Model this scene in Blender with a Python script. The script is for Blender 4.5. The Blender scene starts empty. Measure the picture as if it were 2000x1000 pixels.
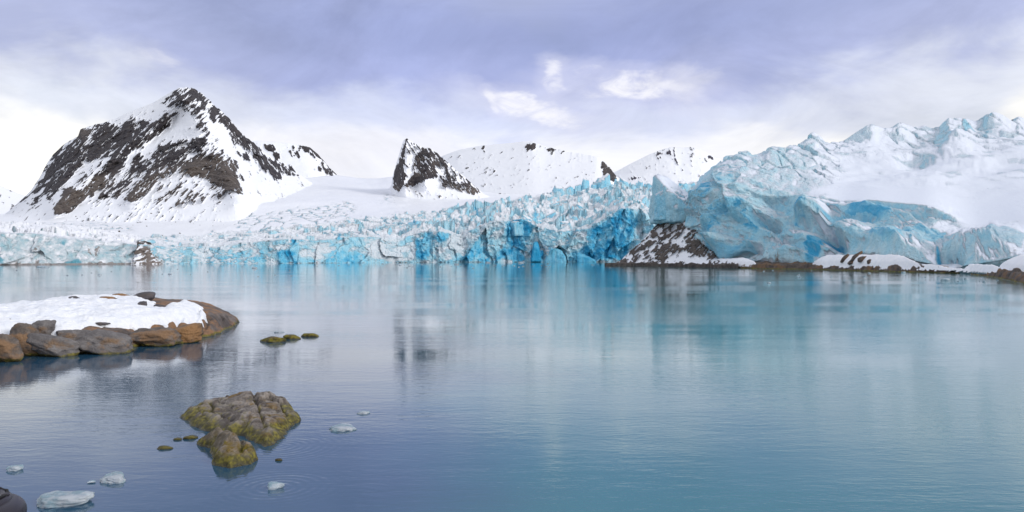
import bpy, bmesh, math, random
import numpy as np
from mathutils import Vector

random.seed(7)
RNG = np.random.default_rng(11)
F = 1570.0           # focal length in photograph pixels (photo 2000 wide)
CAMZ = 4.0           # eye height above the water
SC = bpy.context.scene
COL = SC.collection

# ------------------------------------------------------------------ noise
def _h(ix, iy, iz, seed):
    h = (ix.astype(np.int64) * 374761393 + iy.astype(np.int64) * 668265263
         + iz.astype(np.int64) * 2147483647 + seed * 1274126177) & 0xFFFFFFFF
    h = ((h ^ (h >> 13)) * 1274126177) & 0xFFFFFFFF
    h = ((h ^ (h >> 16)) * 2246822519) & 0xFFFFFFFF
    return (h ^ (h >> 15)) & 0xFFFFFFFF
def hr(ix, iy, iz, seed):
    return _h(ix, iy, iz, seed).astype(np.float64) / 4294967295.0
_G = np.array([[1,1,0],[-1,1,0],[1,-1,0],[-1,-1,0],[1,0,1],[-1,0,1],[1,0,-1],[-1,0,-1],
               [0,1,1],[0,-1,1],[0,1,-1],[0,-1,-1]], float)
def perlin(x, y, z=None, seed=0):
    x = np.asarray(x, float); y = np.asarray(y, float)
    z = np.zeros_like(x) + 0.37 if z is None else np.asarray(z, float)
    x0, y0, z0 = np.floor(x), np.floor(y), np.floor(z)
    fx, fy, fz = x - x0, y - y0, z - z0
    u, v, w = (t * t * t * (t * (t * 6 - 15) + 10) for t in (fx, fy, fz))
    out = 0
    for dx in (0, 1):
        for dy in (0, 1):
            for dz in (0, 1):
                g = _G[_h(x0 + dx, y0 + dy, z0 + dz, seed) % 12]
                d = g[..., 0] * (fx - dx) + g[..., 1] * (fy - dy) + g[..., 2] * (fz - dz)
                out = out + d * (u if dx else 1 - u) * (v if dy else 1 - v) * (w if dz else 1 - w)
    return out
def fbm(x, y, z=None, oct=5, seed=0, gain=0.5, lac=2.03):
    a, s, n = 1.0, 0, 0
    z = np.zeros_like(np.asarray(x, float)) if z is None else z
    for o in range(oct):
        s = s + a * perlin(x, y, z + 0.37 + o * 3.1, seed + o * 17); n += a
        a *= gain; x = x * lac; y = y * lac; z = z * lac
    return s / n * 1.6
def ridged(x, y, z=None, oct=4, seed=0):
    a, s, n = 1.0, 0, 0
    z = np.zeros_like(np.asarray(x, float)) if z is None else z
    for o in range(oct):
        s = s + a * (1 - np.abs(perlin(x, y, z + 0.3 + o * 2.3, seed + o * 13)) * 2.2); n += a
        a *= 0.5; x = x * 2.1; y = y * 2.1; z = z * 2.1
    return s / n
def worley(x, y, seed=0, jit=0.9):
    """F1, F2, two random numbers of the nearest cell, offset from its centre"""
    x = np.asarray(x, float); y = np.asarray(y, float)
    x0, y0 = np.floor(x), np.floor(y)
    f1 = np.full(x.shape, 9.0); f2 = f1.copy()
    ra = np.zeros(x.shape); rb = ra.copy(); ox = ra.copy(); oy = ra.copy()
    for i in (-1, 0, 1):
        for j in (-1, 0, 1):
            cx, cy = x0 + i, y0 + j; zz = np.zeros_like(cx)
            ax = x - (cx + .5 + (hr(cx, cy, zz, seed) - .5) * jit)
            ay = y - (cy + .5 + (hr(cx, cy, zz, seed + 1) - .5) * jit)
            d = np.sqrt(ax * ax + ay * ay)
            n = d < f1
            f2 = np.where(n, f1, np.minimum(f2, d))
            ra = np.where(n, hr(cx, cy, zz, seed + 2), ra); rb = np.where(n, hr(cx, cy, zz, seed + 3), rb)
            ox = np.where(n, ax, ox); oy = np.where(n, ay, oy); f1 = np.where(n, d, f1)
    return f1, f2, ra, rb, ox, oy
def sm(a, b, x):
    t = np.clip((x - a) / (b - a), 0, 1); return t * t * (3 - 2 * t)
def uniform(n):
    f = n.ravel(); r = np.empty(f.size); r[np.argsort(f)] = np.linspace(0, 1, f.size); return r.reshape(n.shape)
def sdist(x, y, poly):
    """signed distance to a polygon, positive inside"""
    p = np.asarray(poly, float); d = np.full(x.shape, 1e18); ins = np.zeros(x.shape, bool)
    for (ax, ay), (bx, by) in zip(p, np.roll(p, -1, 0)):
        ex, ey = bx - ax, by - ay
        t = np.clip(((x - ax) * ex + (y - ay) * ey) / (ex * ex + ey * ey + 1e-12), 0, 1)
        d = np.minimum(d, (x - ax - t * ex) ** 2 + (y - ay - t * ey) ** 2)
        c = (ay > y) != (by > y)
        ins ^= c & (x < (bx - ax) * (y - ay) / (by - ay + 1e-12) + ax)
    return np.where(ins, 1, -1) * np.sqrt(d)
def ldist(x, y, pts):
    d = np.full(x.shape, 1e18)
    for (ax, ay), (bx, by) in zip(pts[:-1], pts[1:]):
        ex, ey = bx - ax, by - ay
        t = np.clip(((x - ax) * ex + (y - ay) * ey) / (ex * ex + ey * ey + 1e-12), 0, 1)
        d = np.minimum(d, (x - ax - t * ex) ** 2 + (y - ay - t * ey) ** 2)
    return np.sqrt(d)
def blur(a, n=1, ax=(0, 1)):
    for _ in range(n):
        for k in ax:
            p = np.concatenate([np.take(a, [0], k), a, np.take(a, [-1], k)], k)
            s = a.shape[k]
            a = (np.take(p, range(0, s), k) + 2 * a + np.take(p, range(2, s + 2), k)) / 4
    return a
def C(pts):
    p = np.asarray(pts, float); return lambda x: np.interp(x, p[:, 0], p[:, 1])
def at(px, py, Y):
    return (px - 1000) / F * Y, Y, CAMZ + (500 - py) / F * Y
def on_water(px, py, z=0.0):
    Y = (CAMZ - z) * F / (py - 500.0); return (px - 1000) / F * Y, Y

# ------------------------------------------------------------------ objects
def tag(o, label=None, cat=None, group=None, kind=None):
    for k, v in (('label', label), ('category', cat), ('group', group), ('kind', kind)):
        if v: o[k] = v
    return o
def mesh_from(name, V, faces, mat, attrs=None, smooth=True, parent=None, origin=None, quads=None):
    V = np.asarray(V, float).reshape(-1, 3)
    org = np.array(origin if origin is not None else (0, 0, 0), float)
    me = bpy.data.meshes.new(name)
    L = V - org
    if quads is not None:
        q = np.asarray(quads, np.int32)
        me.vertices.add(len(L)); me.vertices.foreach_set('co', L.astype(np.float32).ravel())
        me.loops.add(q.size); me.loops.foreach_set('vertex_index', q.ravel())
        me.polygons.add(len(q)); me.polygons.foreach_set('loop_start', np.arange(0, q.size, q.shape[1], dtype=np.int32))
        me.update(calc_edges=True)
    else:
        me.from_pydata(L.tolist(), [], [list(map(int, f)) for f in faces])
    if smooth: me.polygons.foreach_set('use_smooth', [True] * len(me.polygons))
    for k, a in (attrs or {}).items():
        at_ = me.attributes.new(k, 'FLOAT', 'POINT'); at_.data.foreach_set('value', np.asarray(a, np.float32).ravel())
    me.materials.append(mat); me.update()
    o = bpy.data.objects.new(name, me); COL.objects.link(o)
    if parent is not None:
        o.parent = parent; o.location = Vector(org) - parent.location
    else:
        o.location = org
    return o
def grid_quads(R, Cn):
    i = np.arange(R * Cn).reshape(R, Cn)
    return np.stack([i[:-1, :-1], i[:-1, 1:], i[1:, 1:], i[1:, :-1]], -1).reshape(-1, 4)
def grid_obj(name, P, mat, attrs=None, parent=None, smooth=True, origin=None):
    R, Cn = P.shape[:2]
    return mesh_from(name, P.reshape(-1, 3), None, mat, attrs, smooth, parent, origin, grid_quads(R, Cn))
def split_grid(name, P, mat, A, origin, cut, low, high):
    """one thing whose standing front and upper surface are two parts meeting along a row"""
    root = bpy.data.objects.new(name, None); COL.objects.link(root); root.location = origin
    for nm, sl in ((low, slice(0, cut + 1)), (high, slice(cut, None))):
        grid_obj(nm, P[sl], mat, {k: a[sl] for k, a in A.items()}, root, True, origin)
    return root
def normals(P):
    du = np.gradient(P, axis=1); dv = np.gradient(P, axis=0)
    n = np.cross(du, dv); return n / (np.linalg.norm(n, axis=-1, keepdims=True) + 1e-9)
def empty(name, loc):
    o = bpy.data.objects.new(name, None); COL.objects.link(o); o.location = loc; return o

# ------------------------------------------------------------------ materials
class NT:
    def __init__(s, name):
        s.m = bpy.data.materials.new(name); s.m.use_nodes = True
        s.t = s.m.node_tree; s.n = s.t.nodes; s.l = s.t.links
        s.bsdf = s.n['Principled BSDF']
    def put(s, sock, v):
        if hasattr(v, 'is_output'): s.l.new(v, sock)
        elif v is not None:
            if isinstance(v, tuple) and len(v) == 3 and sock.type == 'RGBA': v = v + (1,)
            sock.default_value = v
    def attr(s, name):
        a = s.n.new('ShaderNodeAttribute'); a.attribute_name = name; return a.outputs['Fac']
    def coord(s, scale=(1, 1, 1), rot=(0, 0, 0)):
        c = s.n.new('ShaderNodeTexCoord'); m = s.n.new('ShaderNodeMapping')
        m.inputs['Scale'].default_value = scale; m.inputs['Rotation'].default_value = rot
        s.l.new(c.outputs['Object'], m.inputs['Vector']); return m.outputs['Vector']
    def noise(s, scale, detail=6, rough=0.6, vec=None, dist=0.0):
        t = s.n.new('ShaderNodeTexNoise'); t.inputs['Scale'].default_value = scale
        t.inputs['Detail'].default_value = detail; t.inputs['Roughness'].default_value = rough
        t.inputs['Distortion'].default_value = dist
        s.l.new(vec or s.coord(), t.inputs['Vector']); return t.outputs['Fac']
    def vor(s, scale, vec=None, feature='F1', rnd=1.0):
        t = s.n.new('ShaderNodeTexVoronoi'); t.feature = feature; t.inputs['Scale'].default_value = scale
        s.l.new(vec or s.coord(), t.inputs['Vector']); return t.outputs['Distance']
    def math(s, op, a, b=0.0, c=None, clamp=False):
        t = s.n.new('ShaderNodeMath'); t.operation = op; t.use_clamp = clamp
        s.put(t.inputs[0], a); s.put(t.inputs[1], b)
        if c is not None: s.put(t.inputs[2], c)
        return t.outputs[0]
    def step(s, a, b, x):
        t = s.n.new('ShaderNodeMapRange'); t.interpolation_type = 'SMOOTHSTEP'
        t.inputs['From Min'].default_value = a; t.inputs['From Max'].default_value = b
        s.put(t.inputs['Value'], x); return t.outputs['Result']
    def mix(s, f, a, b):
        t = s.n.new('ShaderNodeMix'); t.data_type = 'RGBA'
        s.put(t.inputs[0], f); s.put(t.inputs[6], a); s.put(t.inputs[7], b); return t.outputs[2]
    def bump(s, h, dist, strength=1.0, nrm=None):
        t = s.n.new('ShaderNodeBump'); t.inputs['Strength'].default_value = strength
        t.inputs['Distance'].default_value = dist; s.l.new(h, t.inputs['Height'])
        if nrm: s.l.new(nrm, t.inputs['Normal'])
        return t.outputs['Normal']
    def done(s, color=None, rough=None, normal=None, spec=None):
        b = s.bsdf
        if color is not None: s.put(b.inputs['Base Color'], color)
        if rough is not None: s.put(b.inputs['Roughness'], rough)
        if normal is not None: s.l.new(normal, b.inputs['Normal'])
        if spec is not None: s.put(b.inputs['Specular IOR Level'], spec)
        return s.m
SNOW = (0.86, 0.875, 0.92)

def mat_mountain(name, dark=(0.028, 0.025, 0.032), brown=(0.115, 0.09, 0.074), sc=1.0):
    k = NT(name)
    n1 = k.noise(0.09 * sc, 8, 0.65); n2 = k.noise(0.5 * sc, 6, 0.7)
    vs = k.noise(0.25 * sc, 6, 0.7, k.coord((1.0, 1.0, 0.22)))
    rk = k.attr('rock')
    st = k.noise(0.33 * sc, 5, 0.7, k.coord((1.0, 0.6, 1.5), (0.5, 0.6, 0.0)), 0.6)
    f = k.step(0.38, 0.62, k.math('ADD', rk, k.math('MULTIPLY', k.step(0.0, 0.25, rk), k.math('ADD', k.math('MULTIPLY', k.math('SUBTRACT', n2, 0.5), 0.8), k.math('MULTIPLY', k.math('SUBTRACT', st, 0.5), 1.1)))))
    bw = k.math('ADD', k.attr('brown'), k.math('MULTIPLY', k.math('SUBTRACT', n1, 0.5), 1.2), clamp=True)
    c = k.mix(bw, dark, brown)
    c = k.mix(k.step(0.42, 0.62, vs), c, k.mix(bw, (0.075, 0.066, 0.07), (0.21, 0.175, 0.15)))
    col = k.mix(f, SNOW, c)
    h = k.math('MULTIPLY', k.math('ADD', vs, n2), f)
    return k.done(col, 0.8, k.bump(h, 3.0 / sc, 0.8), 0.25)

def mat_ice(name, sc=1.0, snow=None, pale=(0.58, 0.86, 0.96), blue=(0.22, 0.68, 0.92), deep=(0.02, 0.40, 0.72), dirtc=(0.22, 0.19, 0.17)):
    k = NT(name)
    n1 = k.noise(0.16 * sc, 8, 0.62, None, 0.4); n2 = k.noise(0.9 * sc, 6, 0.65)
    st = k.noise(0.35 * sc, 6, 0.6, k.coord((1.6, 1.6, 0.35), (0.0, 0.35, 0.0)))
    ice = k.attr('ice'); dp = k.attr('deep'); dirt = k.attr('dirt')
    ic = k.step(0.1, 0.9, k.math('ADD', ice, k.math('MULTIPLY', k.math('SUBTRACT', n2, 0.5), 0.6)))
    b1 = k.math('ADD', k.math('MULTIPLY', k.math('SUBTRACT', st, 0.5), 2.2), k.math('ADD', 0.35, dp), clamp=True)
    c = k.mix(b1, pale, blue)
    d1 = k.step(0.35, 1.0, k.math('ADD', dp, k.math('MULTIPLY', k.math('SUBTRACT', n1, 0.5), 1.0)))
    c = k.mix(d1, c, deep)
    c = k.mix(ic, snow or SNOW, c)
    df = k.step(0.45, 0.75, k.math('ADD', dirt, k.math('MULTIPLY', k.math('SUBTRACT', n2, 0.5), 0.9)))
    c = k.mix(df, c, dirtc)
    n3 = k.noise(2.6 * sc, 4, 0.7)
    h = k.math('ADD', k.math('ADD', k.math('MULTIPLY', n2, 0.9), st), k.math('MULTIPLY', n3, 0.4))
    return k.done(c, 0.4, k.bump(k.math('MULTIPLY', h, k.math('ADD', ic, 0.12)), 1.5 / sc, 0.8), 0.35)

def mat_snow(name, sc=1.0):
    k = NT(name); n = k.noise(1.2 * sc, 7, 0.6); d = k.noise(7 * sc, 4, 0.6)
    c = k.mix(k.step(0.35, 0.7, n), (0.83, 0.85, 0.91), (0.9, 0.91, 0.94))
    return k.done(c, 0.65, k.bump(k.math('ADD', n, k.math('MULTIPLY', d, 0.25)), 0.12 / sc, 0.6), 0.3)

def mat_rock(name, base=(0.20, 0.18, 0.165), alt=(0.10, 0.085, 0.08), rust=(0.24, 0.12, 0.05), rustamt=0.45, algae=0.16, sc=1.0, moss=0.0, cracks=0.5):
    """shore rock: mottled grey, rust stain, olive algae band that follows the tide line"""
    k = NT(name)
    geo = k.n.new('ShaderNodeNewGeometry'); sp = k.n.new('ShaderNodeSeparateXYZ'); k.l.new(geo.outputs['Position'], sp.inputs[0])
    n1 = k.noise(1.3 * sc, 8, 0.62, None, 0.5); n2 = k.noise(14 * sc, 6, 0.7); n3 = k.noise(0.7 * sc, 4, 0.6)
    st = k.noise(1.6 * sc, 7, 0.65, k.coord((1, 1, 3.0), (0.5, 0.4, 0.3)))
    c = k.mix(k.step(0.38, 0.62, n1), alt, base)
    c = k.mix(k.step(0.62 - 0.3 * rustamt, 0.78 - 0.3 * rustamt, k.math('ADD', n3, k.math('MULTIPLY', k.math('SUBTRACT', st, 0.5), 0.5))), c, rust)
    sx = k.math('MULTIPLY', k.math('SUBTRACT', n2, 0.5), 1.3)
    t = k.n.new('ShaderNodeMix'); t.data_type = 'RGBA'; t.blend_type = 'MULTIPLY'; t.inputs[0].default_value = 1.0
    k.l.new(c, t.inputs[6]); v = k.math('ADD', 1.0, sx)
    cb = k.n.new('ShaderNodeCombineColor'); [k.l.new(v, cb.inputs[i]) for i in range(3)]
    k.l.new(cb.outputs[0], t.inputs[7]); c = t.outputs[2]
    # algae: wet olive band from the water up, ragged
    hgt = k.math('ADD', sp.outputs['Z'], k.math('MULTIPLY', k.math('SUBTRACT', n1, 0.5), -algae * 2.6))
    al = k.step(algae, algae * 0.35, hgt)
    mm = k.step(0.56, 0.66, k.noise(2.2 * sc, 6, 0.6))
    al = k.math('MAXIMUM', al, k.math('MULTIPLY', mm, moss))
    ac = k.mix(k.step(0.4, 0.65, k.noise(5 * sc, 5, 0.6)), (0.05, 0.045, 0.006), (0.21, 0.18, 0.014))
    c = k.mix(k.math('MULTIPLY', al, 0.9), c, ac)
    wet = k.step(0.09, 0.0, k.math('ADD', sp.outputs['Z'], k.math('MULTIPLY', k.math('SUBTRACT', n1, 0.5), -0.1)))
    c = k.mix(k.math('MULTIPLY', wet, 0.65), c, (0.018, 0.014, 0.008))
    r = k.math('SUBTRACT', 0.75, k.math('MULTIPLY', wet, 0.5))
    vd = k.vor(0.9 * sc, k.coord((1, 1.0, 2.0), (0.3, 0.2, 0.5)), 'DISTANCE_TO_EDGE')
    cr = k.step(0.0, 0.05, vd)
    h = k.math('ADD', k.math('ADD', k.math('MULTIPLY', n2, 0.6), k.math('MULTIPLY', st, 0.9)), k.math('MULTIPLY', cr, 0.35 * cracks))
    return k.done(c, r, k.bump(h, 0.07 / sc, 0.9), 0.4)

def mat_floe(name):
    k = NT(name); n = k.noise(9, 6, 0.65); m = k.noise(3, 5, 0.6)
    c = k.mix(k.step(0.4, 0.62, m), (0.36, 0.52, 0.60), (0.80, 0.85, 0.90))
    k.bsdf.inputs['Transmission Weight'].default_value = 0.5
    k.bsdf.inputs['IOR'].default_value = 1.31
    return k.done(c, 0.22, k.bump(n, 0.03, 0.6), 0.5)

M_MTN = mat_mountain('mountain_rock_snow')
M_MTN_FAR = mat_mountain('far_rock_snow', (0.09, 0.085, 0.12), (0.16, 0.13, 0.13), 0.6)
M_ICE = mat_ice('glacier_ice')
M_DIRTY = mat_ice('dirty_glacier_ice', 1.0, None, (0.58, 0.75, 0.80), (0.30, 0.58, 0.70), (0.08, 0.35, 0.46), (0.36, 0.33, 0.32))
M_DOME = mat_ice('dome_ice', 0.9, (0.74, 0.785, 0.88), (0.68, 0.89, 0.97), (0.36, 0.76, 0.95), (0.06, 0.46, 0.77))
M_SNOW = mat_snow('snow'); M_SNOW_FAR = mat_snow('snowfield_snow', 0.06)
M_FLOE = mat_floe('floating_ice')

# ------------------------------------------------------------------ pixel-shaped terrain faces with real depth
def face(px0, px1, step, rows, counts, smooth=0, sfoot=3, sY=20):
    """rows: [(py curve, Y curve)] from the foot upwards; returns PX, PY, Y grids"""
    px = np.arange(px0, px1 + step * .5, step)
    def soft(f, k):
        a = np.asarray(f(px), float) + 0 * px
        if k < 8: return blur(a[None], k, (1,))[0]
        h = int(3 * k); ker = np.exp(-0.5 * (np.arange(-h, h + 1) / k) ** 2); ker /= ker.sum()
        left = 2 * a[0] - a[1:h + 1][::-1] if len(a) > h else np.full(h, a[0]); right = 2 * a[-1] - a[-h - 1:-1][::-1] if len(a) > h else np.full(h, a[-1])
        return np.convolve(np.concatenate([left, a, right]), ker, 'valid')
    py = [soft(getattr(r[0], 'base', r[0]), 9 if i == len(rows) - 1 else sfoot) for i, r in enumerate(rows)]; yy = [soft(r[1], sY) for r in rows]
    sharp = soft(getattr(rows[-1][0], 'base', rows[-1][0]), 3) - py[-1]; rag = rows[-1][0].noise(px) if hasattr(rows[-1][0], 'noise') else 0 * px
    PYs, YYs = [], []
    for i, n in enumerate(counts):
        last = i == len(counts) - 1
        t = np.linspace(0, 1, n, endpoint=last)[:, None]
        PYs.append(py[i] * (1 - t) + py[i + 1] * t); YYs.append(yy[i] * (1 - t) + yy[i + 1] * t)
    PY = np.concatenate(PYs); Y = np.concatenate(YYs)
    if smooth:
        a, b = PY[-1].copy(), Y[-1].copy()
        PY = blur(PY, smooth, (0,)); Y = blur(Y, smooth, (0,)); PY[-1] = a; Y[-1] = b
    n = PY.shape[0]; last = counts[-1]
    w = np.concatenate([np.zeros(n - last), np.linspace(0, 1, last) ** 14])[:, None]
    w3 = np.concatenate([np.zeros(n - last), np.linspace(0, 1, last) ** 5])[:, None]
    return np.tile(px, (n, 1)), PY + w * rag + w3 * sharp, Y
def world(PX, PY, Y):
    return np.stack([(PX - 1000) / F * Y, Y, CAMZ + (500 - PY) / F * Y], -1)
def close_back(P, attrs, depth, drop=-6.0, n=8):
    """carry the top edge over and down behind, so the form has a back"""
    top = P[-1]; ext = []
    for i in range(1, n + 1):
        t = i / n; q = top.copy(); q[:, 1] += depth * t; q[:, 0] *= (q[:, 1] / top[:, 1])
        q[:, 2] = top[:, 2] * (1 - t) + drop * t - 0.0; ext.append(q)
    P2 = np.concatenate([P, np.stack(ext)])
    A = {k: np.concatenate([a, np.repeat(a[-1:], n, 0)]) for k, a in attrs.items()}
    return P2, A
def coverage(PX, PY, polys, soft=6.0, warp=5.0, seed=3, base=0.0):
    wx = PX + warp * fbm(PX / 22, PY / 22, oct=4, seed=seed); wy = PY + warp * fbm(PX / 22 + 50, PY / 22, oct=4, seed=seed + 5)
    c = np.full(PX.shape, base)
    for poly, v in polys:
        m = sm(-soft, soft, sdist(wx, wy, poly)); c = c * (1 - m) + v * m
    return c
def streak(PX, PY, ang, la, lc, seed, oct=5):
    a = math.radians(ang); u = PX * math.cos(a) + PY * math.sin(a); v = -PX * math.sin(a) + PY * math.cos(a)
    return fbm(u / la, v / lc, oct=oct, seed=seed)
def Z1(pts):  # coordinates read off the enlarged upper left of the photograph
    return [(x * 0.39, 150 + y * 0.39) for x, y in pts]

def build_mountain(name, label, PX, PY, Y, cov, brown, n, relief, mat, depth=300, ridge=None, kind='structure', soft_rock=True):
    sl_ = 1 - np.abs(streak(PX, PY, -52, 40, 9, 7, 3)) * 2.2; sr_ = 1 - np.abs(streak(PX, PY, 60, 40, 9, 8, 3)) * 2.2
    lines = np.where(PX < 440, np.maximum(sl_, 0.4 * sr_), sr_)
    cov = cov * (1 - 0.4 * sm(0.75, 0.95, lines)) * (1.08 if soft_rock else 1.0)
    rock = sm(-0.24, 0.24, cov - n)
    # rock stands out of the snow: crags push towards the viewer and up
    P = world(PX, PY, Y)
    cr = ridged(P[..., 0] / 40, P[..., 2] / 40, P[..., 1] / 80, 5, seed=int(abs(P[0, 0, 0])) % 97)
    w = blur(rock, 2)
    d = relief * (w * (0.55 + 0.9 * (cr - 0.5)) + 0.25 * fbm(P[..., 0] / 60, P[..., 2] / 60, P[..., 1] / 60, 4, seed=5) + 0.14 * fbm(P[..., 0] / 22, P[..., 2] / 18, P[..., 1] / 30, 4, seed=6))
    if ridge is not None: d = d + ridge(PX, PY)
    edge = np.linspace(0, 1, P.shape[0])[:, None]
    fade = 1 - sm(0.9, 1.0, edge) * 0.6
    P = world(PX, PY, Y - d * fade * 1.3)
    A = {'rock': rock, 'brown': brown}
    P, A = close_back(P, A, depth)
    o = grid_obj(name, P, mat, A, origin=(float(P[0, :, 0].mean()), float(P[0, :, 1].mean()), 0))
    return tag(o, label, 'mountain', None, kind)

def jag(pts, amp, seed, sc=9):
    f = C(pts); g = lambda x: f(x)
    g.base = f; g.noise = lambda x: (amp(x) if callable(amp) else amp) * fbm(x / sc, x * 0 + seed, oct=4, seed=seed); return g

# ---- great mountain on the left
sky_main = jag([(-60, 440), (0, 425), (30, 402), (45, 388), (62, 370), (78, 345), (92, 318), (105, 300), (128, 279), (152, 266), (157, 252), (185, 244), (225, 232), (250, 220),
                (300, 200), (330, 182), (345, 173), (362, 169), (385, 175), (394, 183), (410, 196), (425, 212), (445, 228), (460, 248), (480, 268), (495, 277),
                (515, 296), (540, 314), (560, 328), (585, 342), (610, 356), (640, 374), (690, 400)], C([(0, 1), (60, 1.5), (215, 2.5), (235, 0.5), (325, 0.4), (345, 3), (520, 3), (690, 1)]), 4)
base_y = 640.0
def yk_main(x): return 1000 + 60 * np.abs((x - 360) / 200.0)
PX, PY, Y = face(-60, 690, 1.0, [(C([(-60, 505), (690, 505)]), C([(-60, 520), (480, 520), (600, 760), (690, 1050)])),
                                  (C([(-60, 440), (0, 436), (200, 425), (480, 398), (690, 402)]), C([(-60, 640), (480, 660), (590, 840), (690, 1060)])),
                                  (sky_main, yk_main)], [60, 270], smooth=12)
polys = [
 (Z1([(215, 500), (240, 430), (300, 350), (390, 315), (395, 262), (450, 250), (520, 230), (610, 240), (690, 208), (770, 225), (890, 170), (895, 195), (790, 280), (700, 360), (640, 410), (560, 395), (470, 410), (380, 480), (300, 560), (225, 620), (200, 560)]), 0.86),
 (Z1([(265, 690), (250, 650), (320, 580), (400, 540), (470, 480), (560, 410), (650, 400), (600, 470), (540, 540), (470, 590), (400, 635), (330, 675)]), 0.94),
 (Z1([(350, 560), (400, 480), (500, 408), (552, 404), (520, 450), (440, 525), (380, 575)]), 0.2),
 (Z1([(100, 610), (160, 560), (215, 500), (225, 620), (200, 660)]), 0.42),
 (Z1([(640, 620), (600, 610), (480, 610), (530, 560), (620, 480), (690, 400), (800, 350), (900, 320), (1000, 310), (1060, 330), (1110, 380), (1160, 440), (1200, 510), (1215, 585), (1150, 560), (1060, 540), (1000, 510), (880, 500), (800, 520), (740, 580), (690, 620)]), 0.66),
 (Z1([(640, 620), (650, 560), (700, 540), (770, 520), (740, 580), (690, 615)]), 0.95),
 (Z1([(920, 450), (1000, 410), (1080, 390), (1150, 440), (1190, 520), (1215, 585), (1150, 565), (1060, 540), (1040, 500), (950, 480)]), 0.97),
 (Z1([(815, 135), (860, 90), (930, 45), (1000, 60), (1040, 110), (1015, 170), (960, 160), (920, 175), (870, 150)]), 0.74),
 (Z1([(940, 170), (1010, 160), (1020, 220), (1070, 330), (1010, 290), (960, 215)]), 0.62),
 (Z1([(1045, 150), (1095, 175), (1075, 240), (1050, 235)]), 0.85),
 (Z1([(1020, 100), (1060, 110), (1140, 180), (1200, 250), (1260, 320), (1250, 350), (1190, 350), (1150, 310), (1100, 230), (1060, 150)]), 0.74),
 (Z1([(1060, 330), (1130, 380), (1200, 450), (1180, 480), (1100, 400)]), 0.72),
 (Z1([(1195, 380), (1240, 380), (1250, 415), (1210, 405)]), 0.8), (Z1([(1200, 490), (1225, 490), (1228, 515), (1205, 512)]), 0.9),
 (Z1([(1250, 318), (1300, 322), (1340, 390), (1400, 430), (1490, 490), (1430, 490), (1380, 508), (1320, 470), (1270, 400)]), 0.88),
 (Z1([(790, 530), (900, 505), (1000, 515), (1100, 555), (1180, 590), (1120, 640), (950, 630), (850, 660), (780, 640)]), 0.27),
 (Z1([(1010, 180), (1045, 240), (1050, 300), (1120, 400), (1080, 320), (1040, 150)]), 0.12),
]
cov = coverage(PX, PY, polys, 5, 6, 3, base=0.0)
lw = sm(500, 400, PX)
def strata(ang, sd): return streak(PX, PY, ang, 30, 7, sd) + 0.8 * streak(PX, PY, ang + 8, 12, 2.8, sd + 1, 4) + 0.4 * streak(PX, PY, ang - 10, 6, 1.8, sd + 2, 3)
n = uniform(lw * strata(-46, 21) + (1 - lw) * strata(58, 33))
low = sm(385, 425, PY) * sm(470, 440, PY) * sm(80, 160, PX) * sm(520, 430, PX)
cov = np.maximum(cov, low * 0.035); cov = np.maximum(cov, 0.012 * sm(560, 450, PX))
brown = 0.05 + 0.75 * coverage(PX, PY, [(Z1([(250, 640), (420, 520), (560, 480), (600, 480), (480, 600), (330, 690), (260, 700)]), 1.0),
        (Z1([(600, 620), (690, 500), (900, 440), (1080, 380), (1170, 430), (1240, 600), (900, 520), (700, 640)]), 0.8), (Z1([(380, 330), (390, 255), (450, 240), (440, 300)]), 0.6),
        (Z1([(750, 660), (850, 520), (1050, 540), (1150, 660)]), 0.7)], 14, 8, 8)
def ridge_main(px, py):
    g = lambda pts, w, a: a * np.exp(-(ldist(px, py, pts) / w) ** 2)
    return (g([(365, 175), (400, 260), (430, 300), (465, 375)], 28, 34) + g([(150, 262), (110, 400)], 22, 24) + g([(350, 190), (290, 260), (190, 330), (105, 410)], 12, 22)
            + g([(355, 225), (300, 290), (270, 340)], 20, -9) + g([(455, 250), (500, 340)], 14, -18) + g([(300, 320), (255, 395)], 16, 16))
build_mountain('mountain', 'tall pointed rocky mountain streaked with snow, its brown cliffs above the left glacier front', PX, PY, Y, cov, brown, n, 15, M_MTN, 320, ridge_main)

# ---- snowy shoulder behind it
PX, PY, Y = face(420, 720, 1.0, [(C([(420, 420), (720, 400)]), C([(420, 1080), (720, 1080)])),
     (jag([(420, 285), (480, 276), (505, 275), (540, 277), (575, 281), (604, 287), (620, 300), (640, 323), (662, 345), (690, 360), (720, 380)], C([(540, .2), (600, 1.5), (680, .5)]), 6), C([(420, 1300), (720, 1300)]))], [140], smooth=4)
cov = coverage(PX, PY, [(Z1([(1510, 348), (1560, 345), (1620, 395), (1690, 480), (1670, 497), (1600, 470), (1590, 420), (1530, 380)]), 0.66),
      (Z1([(1330, 335), (1375, 335), (1390, 365), (1350, 375)]), 0.75), (Z1([(1430, 350), (1500, 350), (1510, 410), (1450, 400)]), 0.33), (Z1([(1340, 380), (1400, 390), (1480, 480), (1420, 460)]), 0.5)], 4, 4, 4)
n = uniform(streak(PX, PY, 60, 20, 6, 41) + 0.7 * fbm(PX / 7, PY / 7, oct=4, seed=19))
build_mountain('mountain', 'low snowy shoulder with dark rocks on its edge, right behind the tall pointed mountain', PX, PY, Y, cov, 0.1 + 0 * cov, n, 9, M_MTN, 250)

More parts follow.
